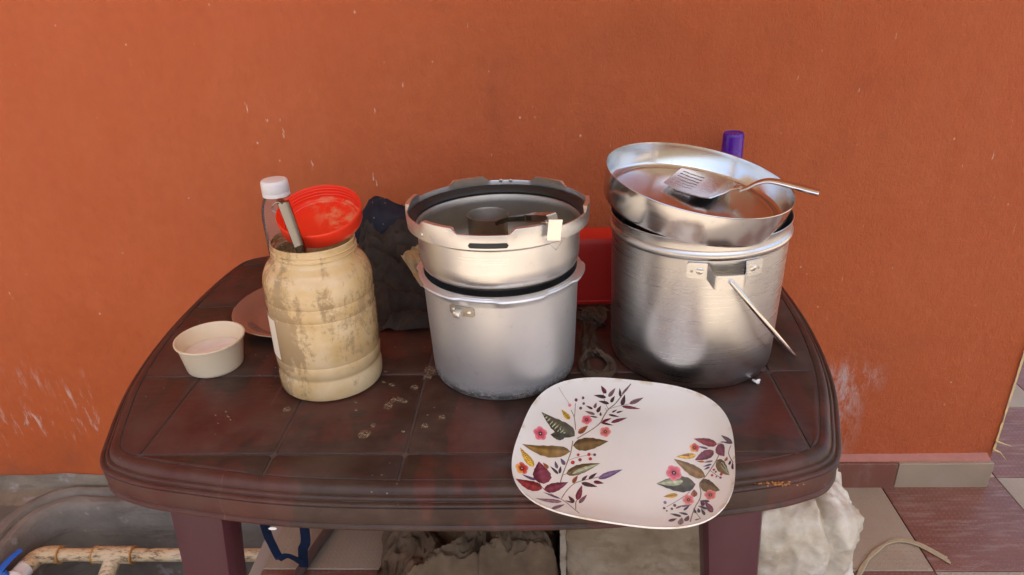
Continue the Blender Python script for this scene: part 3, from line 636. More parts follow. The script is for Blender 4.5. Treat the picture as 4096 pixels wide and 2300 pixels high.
obj('gasket', lathe([(.1190, .0722), (.1282, .0745), (.1286, .0835), (.1272, .0850), (.1235, .0815), (.1205, .0790), (.1185, .0752), (.1190, .0722)], 96), MRUB, cl)
sl_ = obj('locking_slot', patch(.1318, R_(-104), R_(-81), .0745, .0812, .0009, 24, rr=.0033), MSLOT, cl)
for a in (84, 91, -138): obj('rivet', xf(dome(.0032, .0018), on_cyl(.1296 if a > 0 else .1315, R_(a), .0905 if a > 0 else .080) @ Matrix.Scale(-1 if a > 0 else 1, 4, (0, 0, 1))), MAL2, cl)

# dipper: a small cup with a long handle hooked over the rim
dp = thing('dipper_cup', 'small steel dipper inside the pot lid, its square handle hooked over the rim', 'dipper', (-.0850, 1.006, T+.179))
obj('cup', lathe([(0, .001), (.026, .001), (.0285, .003), (.0295, .010), (.0305, .060), (.0312, .0625), (.0306, .0628), (.0298, .060), (.0286, .010), (.0275, .004), (0, .003)], 64), MALD, dp)
DB = Vector((-.0850, 1.006, T+.179))
def Q(*p): return Vector(p)-DB
hnd = spline([Q(-.067, .9815, .9255), Q(-.050, .953, .9420), Q(-.030, .918, .9560), Q(-.014, .892, .9655), Q(.0105, .8665, .9735)], 5)
obj('handle', strip(hnd, lambda q: .0060+.0022*q, lambda q: .0026+.0018*q, (.8, .6, 0)), MST4, dp, ang=25)
obj('sleeve', strip([Q(-.020, .902, .962), Q(-.006, .883, .9685), Q(.0090, .8675, .9735)], lambda q: .0085, lambda q: .0055, (.8, .6, 0)), MST2, dp, ang=25)
hk = obj('hook_plate', xf(box(.0185, .0012, .029, .0004, 1), Matrix.Translation(Q(.0125, .8595, .9600)) @ Matrix.Rotation(R_(12), 4, 'Z') @ Matrix.Rotation(R_(6), 4, 'Y')), MST2, dp, ang=25)
obj('wire_ring', tube([Q(.0010, .8590, .9480), Q(.0255, .8630, .9475), Q(.0135, .8605, .9320)], .0009, 8, closed=True), MST2, dp)

# ------------------------------------------------------------------ red box, rag
rb = thing('red_box', 'red plastic box turned upside down between the two metal pots', 'box', (.098, 1.213, T+.0004))
V, F = [], []; N = 64
for z, k, dz in [(0, 1.035, 0), (.004, 1.04, 0), (.0065, 1.035, 0), (.0075, 1.0, 0), (.03, .99, 0), (.105, .95, 0), (.116, .935, 0), (.123, .90, 0), (.1265, .84, 0), (.128, .70, 0), (.128, 0, 0)]:
    for j in range(N):
        a = 2*PI*j/N; c, s_ = math.cos(a), math.sin(a); q = (abs(c)**7+abs(s_)**7)**(-1/7); V.append((q*c*.115*k, q*s_*.034*k, z))
for i in range(10):
    for j in range(N): F.append((i*N+j, i*N+(j+1) % N, (i+1)*N+(j+1) % N, (i+1)*N+j))
F.append(tuple(reversed(range(N))))
obj('box_shell', (V, F), MRED2, rb, ang=40)
MRAG = m_cloth('brown_rag', (.105, .07, .047), weave=500, lint=.4)
def ragtube(P, r, fl, seed, n=26, m=14):
    pt = spline(P, m); V, F = tube(pt, lambda t: r*(.85+.3*noise.noise(Vector((t*7, seed, 0)))), n, flat=fl, up=(0, 0, 1)); V = [Vector(v)+Vector((noise.noise(Vector(v)*90+Vector((seed, 0, 0))), noise.noise(Vector(v)*90+Vector((0, seed, 0))), noise.noise(Vector(v)*90)))*r*.20+Vector((noise.noise(Vector(v)*320), noise.noise(Vector(v)*320+Vector((7, 0, 0))), noise.noise(Vector(v)*320+Vector((0, 7, 0)))))*r*.10 for v in V]
    return [(v.x, v.y, max(.0004, v.z)) for v in V], F
rg = thing('twisted_rag', 'twisted brown rag ending in a loop between the two pots', 'rag', (.08, 1.03, T))
def ragstrip(P, w, seed, lift=.004, nu=60, nv=14, wave=2.2):
    pt = spline(P, 12); m = len(pt)-1
    def f(u, v):
        k = u*m; i = min(int(k), m-1); p = pt[i].lerp(pt[i+1], k-i); t = (pt[min(i+2, m)]-pt[max(i-1, 0)]).normalized(); sd_ = t.cross(Vector((0, 0, 1))).normalized()
        a = v-.5; ww = w*(1+.35*noise.noise(Vector((u*5, seed, 0)))); fr = .004*noise.noise(Vector((v*9, seed, u*2)))*(1 if u in (0., 1.) else .2)
        h = lift*(1+math.sin(v*PI*2*wave+seed+2.2*noise.noise(Vector((u*3, seed, 1)))))+.004*noise.noise(Vector((u*9, v*4, seed)))+.0015*noise.noise(Vector((u*40, v*9, seed)))
        q = p+sd_*(a*ww)+t*fr*3; return (q.x, q.y, max(.0008, q.z+h))
    G_ = grid(nu, nv, f); return join(G_, ([(x, y, z-.0007) for x, y, z in G_[0]], [tuple(reversed(q)) for q in G_[1]]))
obj('folded_end', ragstrip([(-.004, .120, .004), (.004, .10, .010), (.004, .08, .009), (-.002, .062, .003)], .044, 1), MRAG, rg)
obj('tail', ragstrip([(.0, .088, .003), (-.010, .04, .002), (-.012, .0, .002), (-.006, -.04, .002)], .030, 4), MRAG, rg)
obj('loop', ragstrip([(-.006, -.025, .004), (-.022, -.058, .003), (-.018, -.086, .002), (.0, -.095, .002), (.018, -.084, .002), (.020, -.06, .003), (.008, -.042, .004), (-.004, -.028, .005)], .017, 9, .003, 90, 10, 1.2), MRAG, rg)
obj('side_fold', ragstrip([(-.026, .10, .002), (-.014, .085, .004), (.004, .075, .009), (.016, .066, .003)], .022, 7), MRAG, rg)

# ------------------------------------------------------------------ big steel pot
SP = (.2299, 1.0161)
pot2 = thing('steel_pot', 'large brushed steel pot with beaded rim and hanging wire handle', 'pot', (SP[0], SP[1], T+.0004))
sp_ = [(0, .002), (.110, .002), (.1175, .0006), (.1215, .003), (.1238, .0085), (.1250, .016), (.1262, .06), (.1278, .14), (.1288, .2060), (.1292, .2100), (.1312, .2120), (.1326, .2155), (.1326, .2190), (.1312, .2225), (.1296, .2240), (.1298, .2300), (.1306, .2370), (.1312, .2385), (.1308, .2392), (.1300, .2385), (.1290, .2300), (.1286, .2240), (.1280, .2100), (.1270, .14), (.1255, .06), (.1235, .010), (.119, .006), (0, .006)]
obj('pot_body', lathe(sp_, 160), MST, pot2)
def bracket(c_ang):
    V, F = [], []; n = 44; A = R_(23.5)
    for i in range(n+1):
        t = -1+2*i/n; a = c_ang+A*t; q = smooth01((.52-abs(t))/.20); off = .0006+.0165*q
        zc = .196-.010*q; hh = .0115-.0015*q; e = min(1, (1-abs(t))/.06); hh *= (.75+.25*e)
        for rad in (.1290+off, .1290+off+.0016):
            for z in (zc-hh, zc+hh): V.append((rad*math.cos(a), rad*math.sin(a), z))
    for i in range(n):
        b = i*4; c = b+4; F += [(b+2, b+3, c+3, c+2), (b+1, c+1, c+3, b+3), (b, b+2, c+2, c), (b, c, c+1, b+1)]
    F += [(0, 1, 3, 2), (n*4, n*4+2, n*4+3, n*4+1)]; return V, F
for ca_ in (R_(-84), R_(96)):
    bk = obj('handle_bracket', bracket(ca_), MST, pot2, ang=40)
    for d in (-16, 16.5): obj('rivet', xf(dome(.0052, .0016), on_cyl(.1311, ca_+R_(d), .196)), MST3, bk)
    for d in (-20.5, 20.5): obj('spot_weld', xf(dome(.0020, .0006), on_cyl(.1311, ca_+R_(d), .195)), MALD, bk)
    obj('pivot_hole_shade', xf(lathe([(0, 0), (.0048, 0), (.0048, .0004), (0, .0005)], 18), on_cyl(.1470, ca_+R_(2), .187)), MRUB, bk)  # flat black disc stands in for the shade in the pivot hole
ph = [R_(x) for x in range(0, 181, 4)]; dl = R_(50); dvec = Vector((math.cos(dl), 0, -math.sin(dl))); fvec = Vector((math.cos(R_(-84)), math.sin(R_(-84)), 0))
bp = [Vector((0, 0, .188))+fvec*(.149*math.cos(p))+dvec*(.236*math.sin(p)**.8) for p in ph]
bp = [Vector((0, 0, .188))+fvec*.138]+bp+[Vector((0, 0, .188))-fvec*.138]
obj('bail', tube(bp, .0037, 12), MST2, pot2)

dish = thing('deep_steel_dish', 'shallow steel dish tilted across the mouth of the large steel pot', 'dish', (.2211, 1.0, .9829), (R_(5.43), R_(9.32), 0))
obj('dish_shell', lathe([(0, -.0470), (.118, -.0470), (.1245, -.0464), (.1285, -.0445), (.1303, -.0405), (.1334, -.004), (.1338, -.0006), (.1349, .0004), (.1346, .0012), (.1334, .0006), (.1324, -.004), (.1296, -.0310), (.1275, -.0340), (.1235, -.0357), (.1190, -.0353), (.1160, -.0336), (.1130, -.0353), (.060, -.0357), (0, -.0358)], 160), MST3, dish)
# slotted turner lying in the dish
tn_ = thing('slotted_turner', 'steel slotted turner lying in the tilted dish, handle over its right edge', 'turner', (.2211, 1.0, .9829), (R_(5.43), R_(9.32), 0))
E1, E2 = Vector((.88, -.475, 0)), Vector((.475, .88, 0)); BC = Vector((.021, .045, 0))
def bw(s): # half width along the blade axis
    pts = [(-.048, .040), (-.030, .047), (-.010, .053), (.010, .055), (.026, .049), (.038, .032), (.046, .014), (.052, .0065), (.058, .0055)]
    for (a, b), (c, d) in zip(pts, pts[1:]):
        if a <= s <= c: return b+(d-b)*smooth01((s-a)/(c-a))*.5+(d-b)*((s-a)/(c-a))*.5
    return pts[-1][1] if s > 0 else pts[0][1]
NS, NV = 54, 60; V = []
for i in range(NS+1):
    s_ = -.048+.106*i/NS
    for j in range(NV+1):
        t = -1+2*j/NV; wv = t*bw(s_); zz = -.0312+.004*(t*t)*smooth01((s_+.06)/.08)+.012*smooth01((s_-.020)/.036)+.002*smooth01((-.02-s_)/.03)
        p = BC+E1*s_+E2*wv; V.append((p.x, p.y, zz))
F = []
for i in range(NS):
    s_ = -.048+.106*(i+.5)/NS
    for j in range(NV):
        t = -1+2*(j+.5)/NV; wv = t*bw(s_)
        if -.043 < s_ < -.006 and any(abs(wv-c_) < .0018 for c_ in (-.030, -.018, -.006, .006, .018, .030)): continue
        F.append((i*(NV+1)+j, i*(NV+1)+j+1, (i+1)*(NV+1)+j+1, (i+1)*(NV+1)+j))
obj('blade', solid((V, F), .0016), MST, tn_, ang=40)
obj('handle', tube(spline([(.0700, .0190, -.0190), (.078, .0155, -.0120), (.089, .0125, -.0015), (.105, .0085, .0055), (.135, -.004, .0072), (.160, -.0165, .0080), (.1665, -.0195, .0080)], 7), lambda t: .0058+.0034*smooth01((t-.3)/.4)-.0045*smooth01((t-.95)/.05), 16, flat=.5, up=(0, 0, 1)), MST2, tn_)
obj('hang_hole', tube([Vector((.1535, -.0132, .0113))+Vector((.0028*math.cos(a), .002*math.sin(a), 0)) for a in [2*PI*i/14 for i in range(14)]], .0009, 6, closed=True), MST2, tn_)

# bottle with a purple cap, hidden behind the steel pot up to its neck
pb = thing('purple_cap_bottle', 'bottle with a purple cap showing behind the steel dish', 'bottle', (.381, 1.442, T+.0004))
obj('bottle_body', lathe([(0, .003), (.02, .002), (.027, 0), (.030, .004), (.0305, .02), (.0305, .13), (.029, .155), (.022, .18), (.016, .192), (.015, .2)], 48), MWHT, pb)
obj('cap', lathe([(.0214, .186), (.0216, .192), (.0208, .240), (.0202, .2455), (.0188, .2472), (.0182, .2462), (.015, .2458), (0, .2460)], 64), MPUR, pb)

# ------------------------------------------------------------------ floral plate
PA, PB, PN = .1363, .1456, 3.04
def pz(rho):
    t = min(max((rho-.60)/.40, 0), 1); return .005+.017*t*t
plate = thing('floral_plate', 'white rounded-square plate printed with leaves and pink flowers at the table front', 'plate', (.097, .7465, T+.0006), (0, 0, -.2087))
rings = [(0, .005), (.2, .005), (.4, .005), (.55, .005), (.62, None), (.70, None), (.78, None), (.85, None), (.91, None), (.96, None), (.985, None), (.997, .0222), (1.0, .0212), (.997, .0196), (.97, .0178), (.90, .0118), (.80, .0055), (.70, .0018), (.64, .0002), (.58, 0), (.54, .0012), (0, .0014)]
N = 128; V, F = [], []
for k, z in rings:
    for j in range(N):
        a = 2*PI*j/N; c, s_ = math.cos(a), math.sin(a); q = (abs(c/PA)**PN+abs(s_/PB)**PN)**(-1/PN); V.append((q*c*k, q*s_*k, pz(k) if z is None else z))
for i in range(len(rings)-1):
    for j in range(N): F.append((i*N+j, i*N+(j+1) % N, (i+1)*N+(j+1) % N, (i+1)*N+j))
k = NT('glazed_white_melamine', .16, spec=.5); v = k.co(); X, Y, Z = k.sep(v)
edge = k.math('MULTIPLY', k.mr(Z, .0185, .0212), k.mr(k.noise(v, 60, 4), .52, .66), True)
k.P(Base_Color=k.mix(k.math('MULTIPLY', edge, .6), k.mix(k.noise(v, 20, 3), (.80, .77, .70), (.83, .80, .73)), (.55, .40, .20)), Roughness=k.mr(k.noise(v, 30, 5), .3, .7, .07, .20))
obj('plate_body', (V, F), k.m, plate, ang=50)
LEAVES=[(-67.0,20.1,-119.5,52.5,3.8,12.2,'dgreen'),(-79.0,20.9,-99.2,14.5,-1.2,10.0,'dgreen'),(-80.2,23.3,-119.0,52.0,2.2,5.4,'lgreen'),(-66.3,-0.2,-21.8,17.9,2.4,-11.9,'olive'),(-67.3,-13.1,-128.5,-26.0,-0.2,11.1,'gold'),(-65.1,-57.1,-26.4,-28.7,2.6,-7.7,'olive'),(-57.7,-55.6,-26.6,-29.2,1.4,-3.5,'lgreen'),(-87.8,-84.2,-102.4,-44.1,9.2,5.1,'plum'),(-87.6,-95.5,-119.6,-96.1,1.0,10.1,'maroon'),(-85.4,-95.6,-59.8,-71.4,2.6,-7.7,'plum'),(-106.3,-58.1,-129.3,-34.0,3.1,4.6,'mustard'),(-111.3,-53.0,-128.4,-35.0,1.4,2.0,'rust'),(-80.0,55.1,-95.0,72.1,2.0,3.6,'mustard'),(-63.5,26.7,-53.1,46.6,2.7,-3.7,'rust'),(-38.0,119.6,-47.1,131.3,1.9,2.2,'plum'),(-33.9,114.6,-25.9,130.7,2.2,-1.7,'mauve'),(-17.2,117.2,-20.0,131.5,1.8,0.6,'dark'),(-15.7,121.9,-4.5,140.1,1.2,-1.1,'mauve'),(-37.1,112.7,-55.0,113.2,-0.0,3.0,'dark'),(-29.5,104.3,-25.2,117.5,2.0,-1.3,'dark'),(-31.3,101.5,-47.3,104.1,0.1,2.8,'dark'),(-13.3,100.9,-11.3,121.8,2.9,-0.6,'dark'),(-3.3,106.2,15.5,120.2,1.4,-3.2,'mauve'),(-13.1,99.2,13.3,98.3,0.1,-3.0,'plum'),(-52.4,85.4,-63.2,90.9,0.4,2.2,'dark'),(-50.7,87.9,-49.4,100.5,2.0,-0.7,'mauve'),(-45.5,78.9,-42.1,95.6,2.3,-1.4,'dark'),(-47.6,73.5,-62.9,78.8,0.3,3.0,'mauve'),(-43.0,67.5,-56.1,68.1,-0.1,1.6,'dark'),(-39.4,71.4,-40.7,81.1,1.4,0.3,'dark'),(-25.1,83.0,-18.6,90.7,0.7,-1.5,'dark'),(-18.9,83.3,-10.0,89.5,0.5,-1.7,'dark'),(-29.1,76.9,-13.4,74.3,-0.0,-2.3,'dark'),(-35.9,57.8,-23.7,69.4,1.0,-2.5,'plum'),(-23.6,59.2,-2.6,75.0,1.1,-3.2,'plum'),(-37.4,56.7,-19.3,53.3,-0.1,-2.3,'plum'),(-74.5,-59.5,-87.2,-47.5,0.8,1.9,'dark'),(-77.6,-49.7,-83.3,-35.6,1.6,1.1,'violet'),(-73.3,-58.1,-74.1,-43.7,1.7,-0.2,'dark'),(-69.5,-40.9,-77.4,-29.0,1.5,2.2,'violet'),(-88.6,-52.8,-97.2,-44.3,1.3,2.5,'rust'),(-98.5,-81.9,-115.7,-81.5,0.4,2.7,'violet'),(-54.4,-72.3,-50.3,-57.0,2.1,-1.6,'rust'),(-44.1,-65.2,-38.7,-54.2,1.4,-1.6,'dark'),(-36.4,-61.4,-27.7,-47.3,1.4,-2.0,'dark'),(-25.0,-57.9,2.6,-34.8,1.7,-4.3,'violet'),(-30.0,-64.6,-17.1,-65.0,0.1,-2.8,'plum'),(-44.1,-69.7,-24.0,-72.6,-0.1,-3.5,'dark'),(-44.0,-102.1,-42.5,-73.4,3.2,-0.9,'plum'),(-40.9,-107.7,-34.0,-88.6,1.9,-2.1,'mauve'),(-46.3,-108.2,-55.4,-96.5,1.3,2.5,'dark'),(-60.2,-112.4,-90.2,-121.9,-0.2,4.2,'mauve'),(-67.7,-137.3,-56.1,-116.6,1.3,-3.8,'mauve'),(-63.6,-106.0,-85.2,-101.3,0.2,2.0,'violet'),(-46.8,-109.5,-57.7,-107.8,0.1,1.4,'dark'),(116.0,30.3,86.8,44.8,0.2,7.2,'maroon'),(116.7,28.9,124.3,3.0,-4.3,-5.3,'plum'),(111.7,18.0,89.2,0.8,-3.4,7.2,'plum'),(90.4,11.1,66.0,3.2,-0.9,5.0,'mustard'),(87.1,11.2,72.2,6.7,-0.4,2.1,'rust'),(102.1,-30.8,63.2,-1.5,2.0,9.1,'gold'),(115.2,-1.5,129.4,-35.7,-3.5,-6.5,'olive'),(120.4,-7.3,129.1,-35.2,-1.9,-2.6,'lgreen'),(91.0,-45.3,44.9,-52.6,-1.5,13.0,'dgreen'),(76.7,-41.3,45.1,-52.1,-1.1,5.9,'lgreen'),(95.5,-42.5,118.5,-60.4,-1.2,-10.7,'olive'),(70.8,-67.1,54.4,-73.7,-0.7,3.4,'mustard'),(89.7,-69.2,89.1,-54.7,3.4,1.0,'rust'),(134.0,25.8,120.6,47.3,0.6,3.6,'dark'),(134.1,24.1,119.8,34.7,-0.1,1.9,'dark'),(105.0,23.9,91.7,29.5,0.0,2.1,'violet'),(100.8,-1.9,91.5,-1.6,-0.2,1.9,'orange'),(110.8,-1.8,99.5,-3.5,-0.4,1.7,'mauve'),(109.4,-7.9,98.9,-11.7,-0.5,1.6,'violet'),(107.3,-13.0,100.3,-17.8,-0.7,1.5,'violet'),(124.9,-7.2,127.4,1.0,1.7,-0.7,'rust'),(129.4,-16.1,130.7,-7.7,1.4,-0.1,'dark'),(134.0,-26.6,132.8,-13.4,1.7,1.0,'plum'),(106.8,-78.9,96.8,-76.1,-0.2,2.1,'dark'),(101.2,-86.6,96.6,-75.9,1.6,2.8,'plum'),(109.9,-103.3,101.5,-78.0,2.2,3.4,'plum'),(104.2,-94.8,94.6,-86.1,0.3,2.3,'dark'),(95.7,-101.4,93.9,-91.0,1.5,1.2,'dark'),(101.5,-107.9,97.2,-92.9,1.2,1.7,'dark'),(91.8,-102.3,89.1,-90.8,1.1,1.1,'dark'),(76.1,-108.9,63.4,-104.0,0.1,2.6,'dark'),(83.3,-104.6,72.7,-100.7,0.0,2.3,'dark'),(62.3,-121.6,71.6,-114.0,0.9,-2.8,'plum'),(74.8,-130.6,76.8,-110.8,2.8,-0.5,'mauve'),(80.5,-120.5,84.0,-106.6,2.2,-1.3,'plum'),(90.5,-118.6,96.9,-114.9,0.4,-1.3,'mauve'),(75.4,-88.4,87.7,-83.7,0.4,-1.6,'mauve'),(78.2,-95.7,85.1,-84.9,0.9,-1.3,'dark'),(69.1,-92.9,78.3,-85.3,0.6,-1.4,'mauve')]
STEMS=[(1.53,'stem',[(-69.3,-75.2),(-68.9,-56.7),(-67.1,-27.9),(-66.6,-12.9),(-68.0,9.8)]),(1.87,'stem',[(-63.3,15.5),(-47.2,38.1),(-38.0,55.2),(-35.1,71.4),(-30.7,89.7),(-23.6,101.6),(-16.8,116.6),(-9.8,130.2),(-4.8,139.6)]),(1.19,'stem',[(-68.3,33.9),(-74.5,60.6),(-81.9,76.4)]),(1.02,'stem',[(-74.6,63.4),(-78.1,91.7)]),(0.68,'mustardstem',[(-105.9,110.4),(-85.4,86.7)]),(1.02,'dark',[(-94.3,-81.6),(-87.5,-92.6),(-69.9,-103.2),(-55.4,-111.2),(-36.0,-132.8)]),(1.36,'stem',[(-62.2,-105.4),(-59.4,-88.9),(-53.1,-73.8),(-45.3,-66.6),(-37.2,-61.6),(-24.7,-54.5)]),(1.19,'stem',[(-41.8,-124.0),(-44.6,-107.1),(-43.2,-100.1)]),(0.85,'stem',[(-66.6,-30.7),(-55.6,-21.9),(-38.1,-13.4)]),(1.02,'stem',[(-69.0,-60.6),(-63.5,-55.6)]),(0.85,'stem',[(-30.7,89.7),(-37.7,104.0),(-42.6,120.8)]),(0.85,'stem',[(-32.7,85.0),(-35.2,91.6)]),(1.02,'stem',[(-29.2,91.4),(-18.1,98.8),(-1.9,106.4)]),(1.53,'stem',[(118.0,8.2),(113.4,-5.3),(104.9,-24.7),(99.3,-35.7),(95.5,-44.7),(97.0,-58.4),(96.1,-72.3),(91.5,-86.4),(87.9,-104.2),(85.7,-122.3)]),(1.02,'stem',[(84.3,-60.0),(72.3,-76.0),(59.1,-90.9)]),(1.02,'dark',[(115.7,30.4),(125.1,31.8),(134.0,25.3)]),(1.02,'mauve',[(132.0,21.2),(129.2,8.0),(131.4,-5.0),(134.2,-14.7)]),(0.68,'dark',[(107.4,-19.2),(119.3,-36.6)]),(0.68,'dark',[(89.6,-92.6),(96.9,-116.1)]),(0.68,'dark',[(94.2,-86.6),(102.0,-97.8)])]
FLOWERS=[(-111.8,9.5,62,'pink'),(-57.0,59.0,48,'pink'),(-28.5,37.0,50,'coral'),(-118.1,-70.2,52,'redflower'),(64.6,-28.5,64,'pink'),(107.6,-66.6,44,'coral'),(83.2,-74.8,44,'coral'),(88.3,25.8,42,'redflower')]
BERRIES=[(-78.2,97.7,14,'plum'),(-69.2,104.5,12,'dark'),(-66.6,93.9,12,'dark'),(-69.3,83.3,14,'dark'),(-85.1,84.8,14,'pink'),(-56.3,-17.8,12,'red'),(-43.0,-14.4,14,'red'),(-35.7,-13.6,12,'dark'),(-52.4,-27.3,14,'maroon'),(-39.9,-22.8,14,'red'),(-60.6,-34.3,16,'red'),(56.9,-83.7,12,'violet'),(68.1,-87.2,12,'dark'),(56.5,-94.4,10,'dark'),(65.1,-94.2,10,'dark'),(59.5,-99.1,7,'dark'),(111.9,-19.4,10,'red'),(114.0,-24.0,8,'dark'),(109.8,-29.6,10,'red'),(120.1,-30.4,11,'red'),(119.3,-36.6,9,'dark'),(114.6,-33.4,7,'red')]

PCOL = dict(dgreen=(.075, .070, .045), lgreen=(.36, .40, .26), olive=(.135, .090, .038), gold=(.21, .125, .036), maroon=(.21, .030, .032), plum=(.155, .035, .055), red=(.36, .03, .03), mustard=(.62, .38, .05), rust=(.36, .115, .05), dark=(.095, .055, .065), mauve=(.25, .145, .165), violet=(.17, .115, .21), orange=(.60, .22, .04), stem=(.36, .29, .24), mustardstem=(.45, .36, .16), pink=(.80, .15, .20), coral=(.80, .22, .19), redflower=(.62, .06, .03))
def prho(x, y): return (abs(x/PA)**PN+abs(y/PB)**PN)**(1/PN)
def onplate(x, y, h):
    r = prho(x, y)
    if r > .985: x *= .985/r; y *= .985/r; r = .985
    return (x, y, pz(r)+.00022+h)
pv, pf, pc = [], [], []
def addv(x, y, c, h=0.): pv.append(onplate(x, y, h)); pc.append(c); return len(pv)-1
def shade(c, f): return tuple(min(1, q*f) for q in c)
lay = 0
def leaf(bx, by, tx, ty, sx, sy, col, h):
    C0 = PCOL[col]; n = 12; size = math.hypot(tx-bx, ty-by); rnd = random.Random(int(bx*97+by*31))
    bend = rnd.uniform(-.10, .10); rows = []
    lf = {'dgreen': (.8, 1.25), 'olive': (.75, 1.35), 'gold': (1.25, .8), 'plum': (.8, 1.3), 'maroon': (1.3, .8), 'lgreen': (1.15, .8), 'mustard': (1.1, .85), 'rust': (1.15, .8)}.get(col, (1.1, .9))
    for i in range(n+1):
        t = i/n; w = (math.sin(PI*min(1, t**.72))**.9)*(1-.25*t) if 0 < t < 1 else 0.
        w *= 1.22
        if size > 18: w *= 1+.06*math.sin(t*31+bx)
        cx = bx+(tx-bx)*t+sx*bend*4*t*(1-t); cy = by+(ty-by)*t+sy*bend*4*t*(1-t)
        row = []
        for q in (-1, -.55, -.06, .06, .55, 1):
            f = lf[0] if q < 0 else lf[1]
            if abs(q) < .1: f = .55 if size < 25 else 1.6
            f *= .85+.35*noise.noise(Vector((cx*.25, cy*.25, q)))+.15*math.sin(t*26+abs(q)*2)*(1 if size > 22 else .3)+.1
            row.append(addv((cx+sx*w*q)*.001, (cy+sy*w*q)*.001, shade(C0, f), h))
        rows.append(row)
    for a, b in zip(rows, rows[1:]):
        for j in range(5): pf.append((a[j], a[j+1], b[j+1], b[j]))
def stem(w, col, P, h):
    pts = [p.to_2d() for p in spline([(x, y, 0) for x, y in P], 6)]; prev = None
    for i, p in enumerate(pts):
        d = (pts[min(i+1, len(pts)-1)]-pts[max(0, i-1)]).normalized(); n_ = Vector((-d.y, d.x)); ww = w*(.45+.12*noise.noise(Vector((p.x*.3, p.y*.3, 0))))
        f = .9+.4*noise.noise(Vector((p.x*.4, p.y*.4, 3)))
        a = [addv((p.x+n_.x*ww*q)*.001, (p.y+n_.y*ww*q)*.001, shade(PCOL[col], f*(1.15 if q < 0 else .75)), h) for q in (-1, 0, 1)]
        if prev: pf.extend([(prev[0], prev[1], a[1], a[0]), (prev[1], prev[2], a[2], a[1])])
        prev = a
def px(dx, dy): return dx*.151+dy*.029, dx*.031-dy*.232
def flower(x, y, r, col, h):
    n = 40; C0 = PCOL[col]; c = addv(x*.001, y*.001, (.75, .55, .5) if col != 'redflower' else (.8, .6, .5), h); R0 = []
    for ri, (f, sh) in enumerate([(.22, .42), (.38, .75), (.70, 1.0), (1.0, 1.12)]):
        row = []
        for j in range(n):
            a = 2*PI*j/n; pet = (.80+.20*abs(math.cos(2.5*a+x))) if ri > 1 else 1; d = px(r*f*pet*math.cos(a)*(1+.08*noise.noise(Vector((a, r, x)))), r*f*pet*math.sin(a))
            cc = shade(C0, sh*(.9+.35*noise.noise(Vector((math.cos(a)*2+x, math.sin(a)*2, ri)))))
            if col == 'redflower' and math.cos(a-2.6) > .2 and ri > 1: cc = (.85, .36, .04)
            if ri == 3: cc = tuple(q*.75+.25*.8 for q in cc)
            row.append(addv((x+d[0])*.001, (y+d[1])*.001, cc, h))
        R0.append(row)
    pf.extend([(c, R0[0][j], R0[0][(j+1) % n]) for j in range(n)])
    for a, b in zip(R0, R0[1:]): pf.extend([(a[j], a[(j+1) % n], b[(j+1) % n], b[j]) for j in range(n)])
def berry(x, y, r, col, h):
    n = 14; c = addv((x-.6)*.001, (y+.6)*.001, shade(PCOL[col], 2.2), h); row = []
    for j in range(n):
        a = 2*PI*j/n; d = px(r*math.cos(a), r*math.sin(a)); row.append(addv((x+d[0])*.001, (y+d[1])*.001, shade(PCOL[col], .9), h))
    pf.extend([(c, row[j], row[(j+1) % n]) for j in range(n)])
for i, a in enumerate(STEMS): stem(*a, .00002+i*.000002)
for i, a in enumerate(LEAVES): leaf(*a, .00008+i*.0000022)
for i, a in enumerate(FLOWERS): flower(*a, .00030+i*.000003)
for i, a in enumerate(BERRIES): berry(*a, .00034+i*.000002)
me = mesh('floral_print', pv, pf, ang=180)
at = me.color_attributes.new('Col', 'FLOAT_COLOR', 'POINT')
for i, c in enumerate(pc): at.data[i].color = (*[max(0, q) for q in c], 1)
link('floral_print', me, m_vcol('printed_leaves', .2), plate)

# ------------------------------------------------------------------ crumbs on the table
MRICE = plain('rice_white', (.82, .80, .74), .5, var=.05)
tag(obj('rice_crumb', join(xf(dome(.0032, .004), Matrix.Rotation(.4, 4, 'X')), xf(lump(0, 0, .003, .0055, .0022, .0022, .1, 2, 1), Matrix.Rotation(.6, 4, 'Z')), xf(lump(0, 0, .002, .006, .0023, .002, .1, 2, 2), Matrix.Rotation(2.1, 4, 'Z') @ Matrix.Translation((.002, .003, 0)))), MRICE, loc=(.3125, .913, T+.0008)), 'white rice crumb on the table at the foot of the steel pot', 'crumb')
V, F = [], []
for i in range(34):
    q = lump(.255+TC.x+.117+random.gauss(.028, .013),   .7075+random.uniform(-.002, .004), T-.0155+random.uniform(0, .0016), random.uniform(.0008, .0024), random.uniform(.0008, .0014), .0009, .2, 2, i)
    V, F = join((V, F), (q[0][::7][:0] or q[0], q[1]))
tag(obj('orange_crumbs', (V, F), plain('orange_crumb', (.36, .15, .035), .7, var=.4, scale=300)), 'orange crumbs caught in the front groove of the table', 'crumbs', kind='stuff')
tag(obj('paint_fleck', lump(0, 0, 0, .0045, .0012, .0016, .9, 3, 3), MWHT, loc=(-.352, .6775, T-.058)), 'pale fleck stuck on the front edge of the table above the left leg', 'fleck')

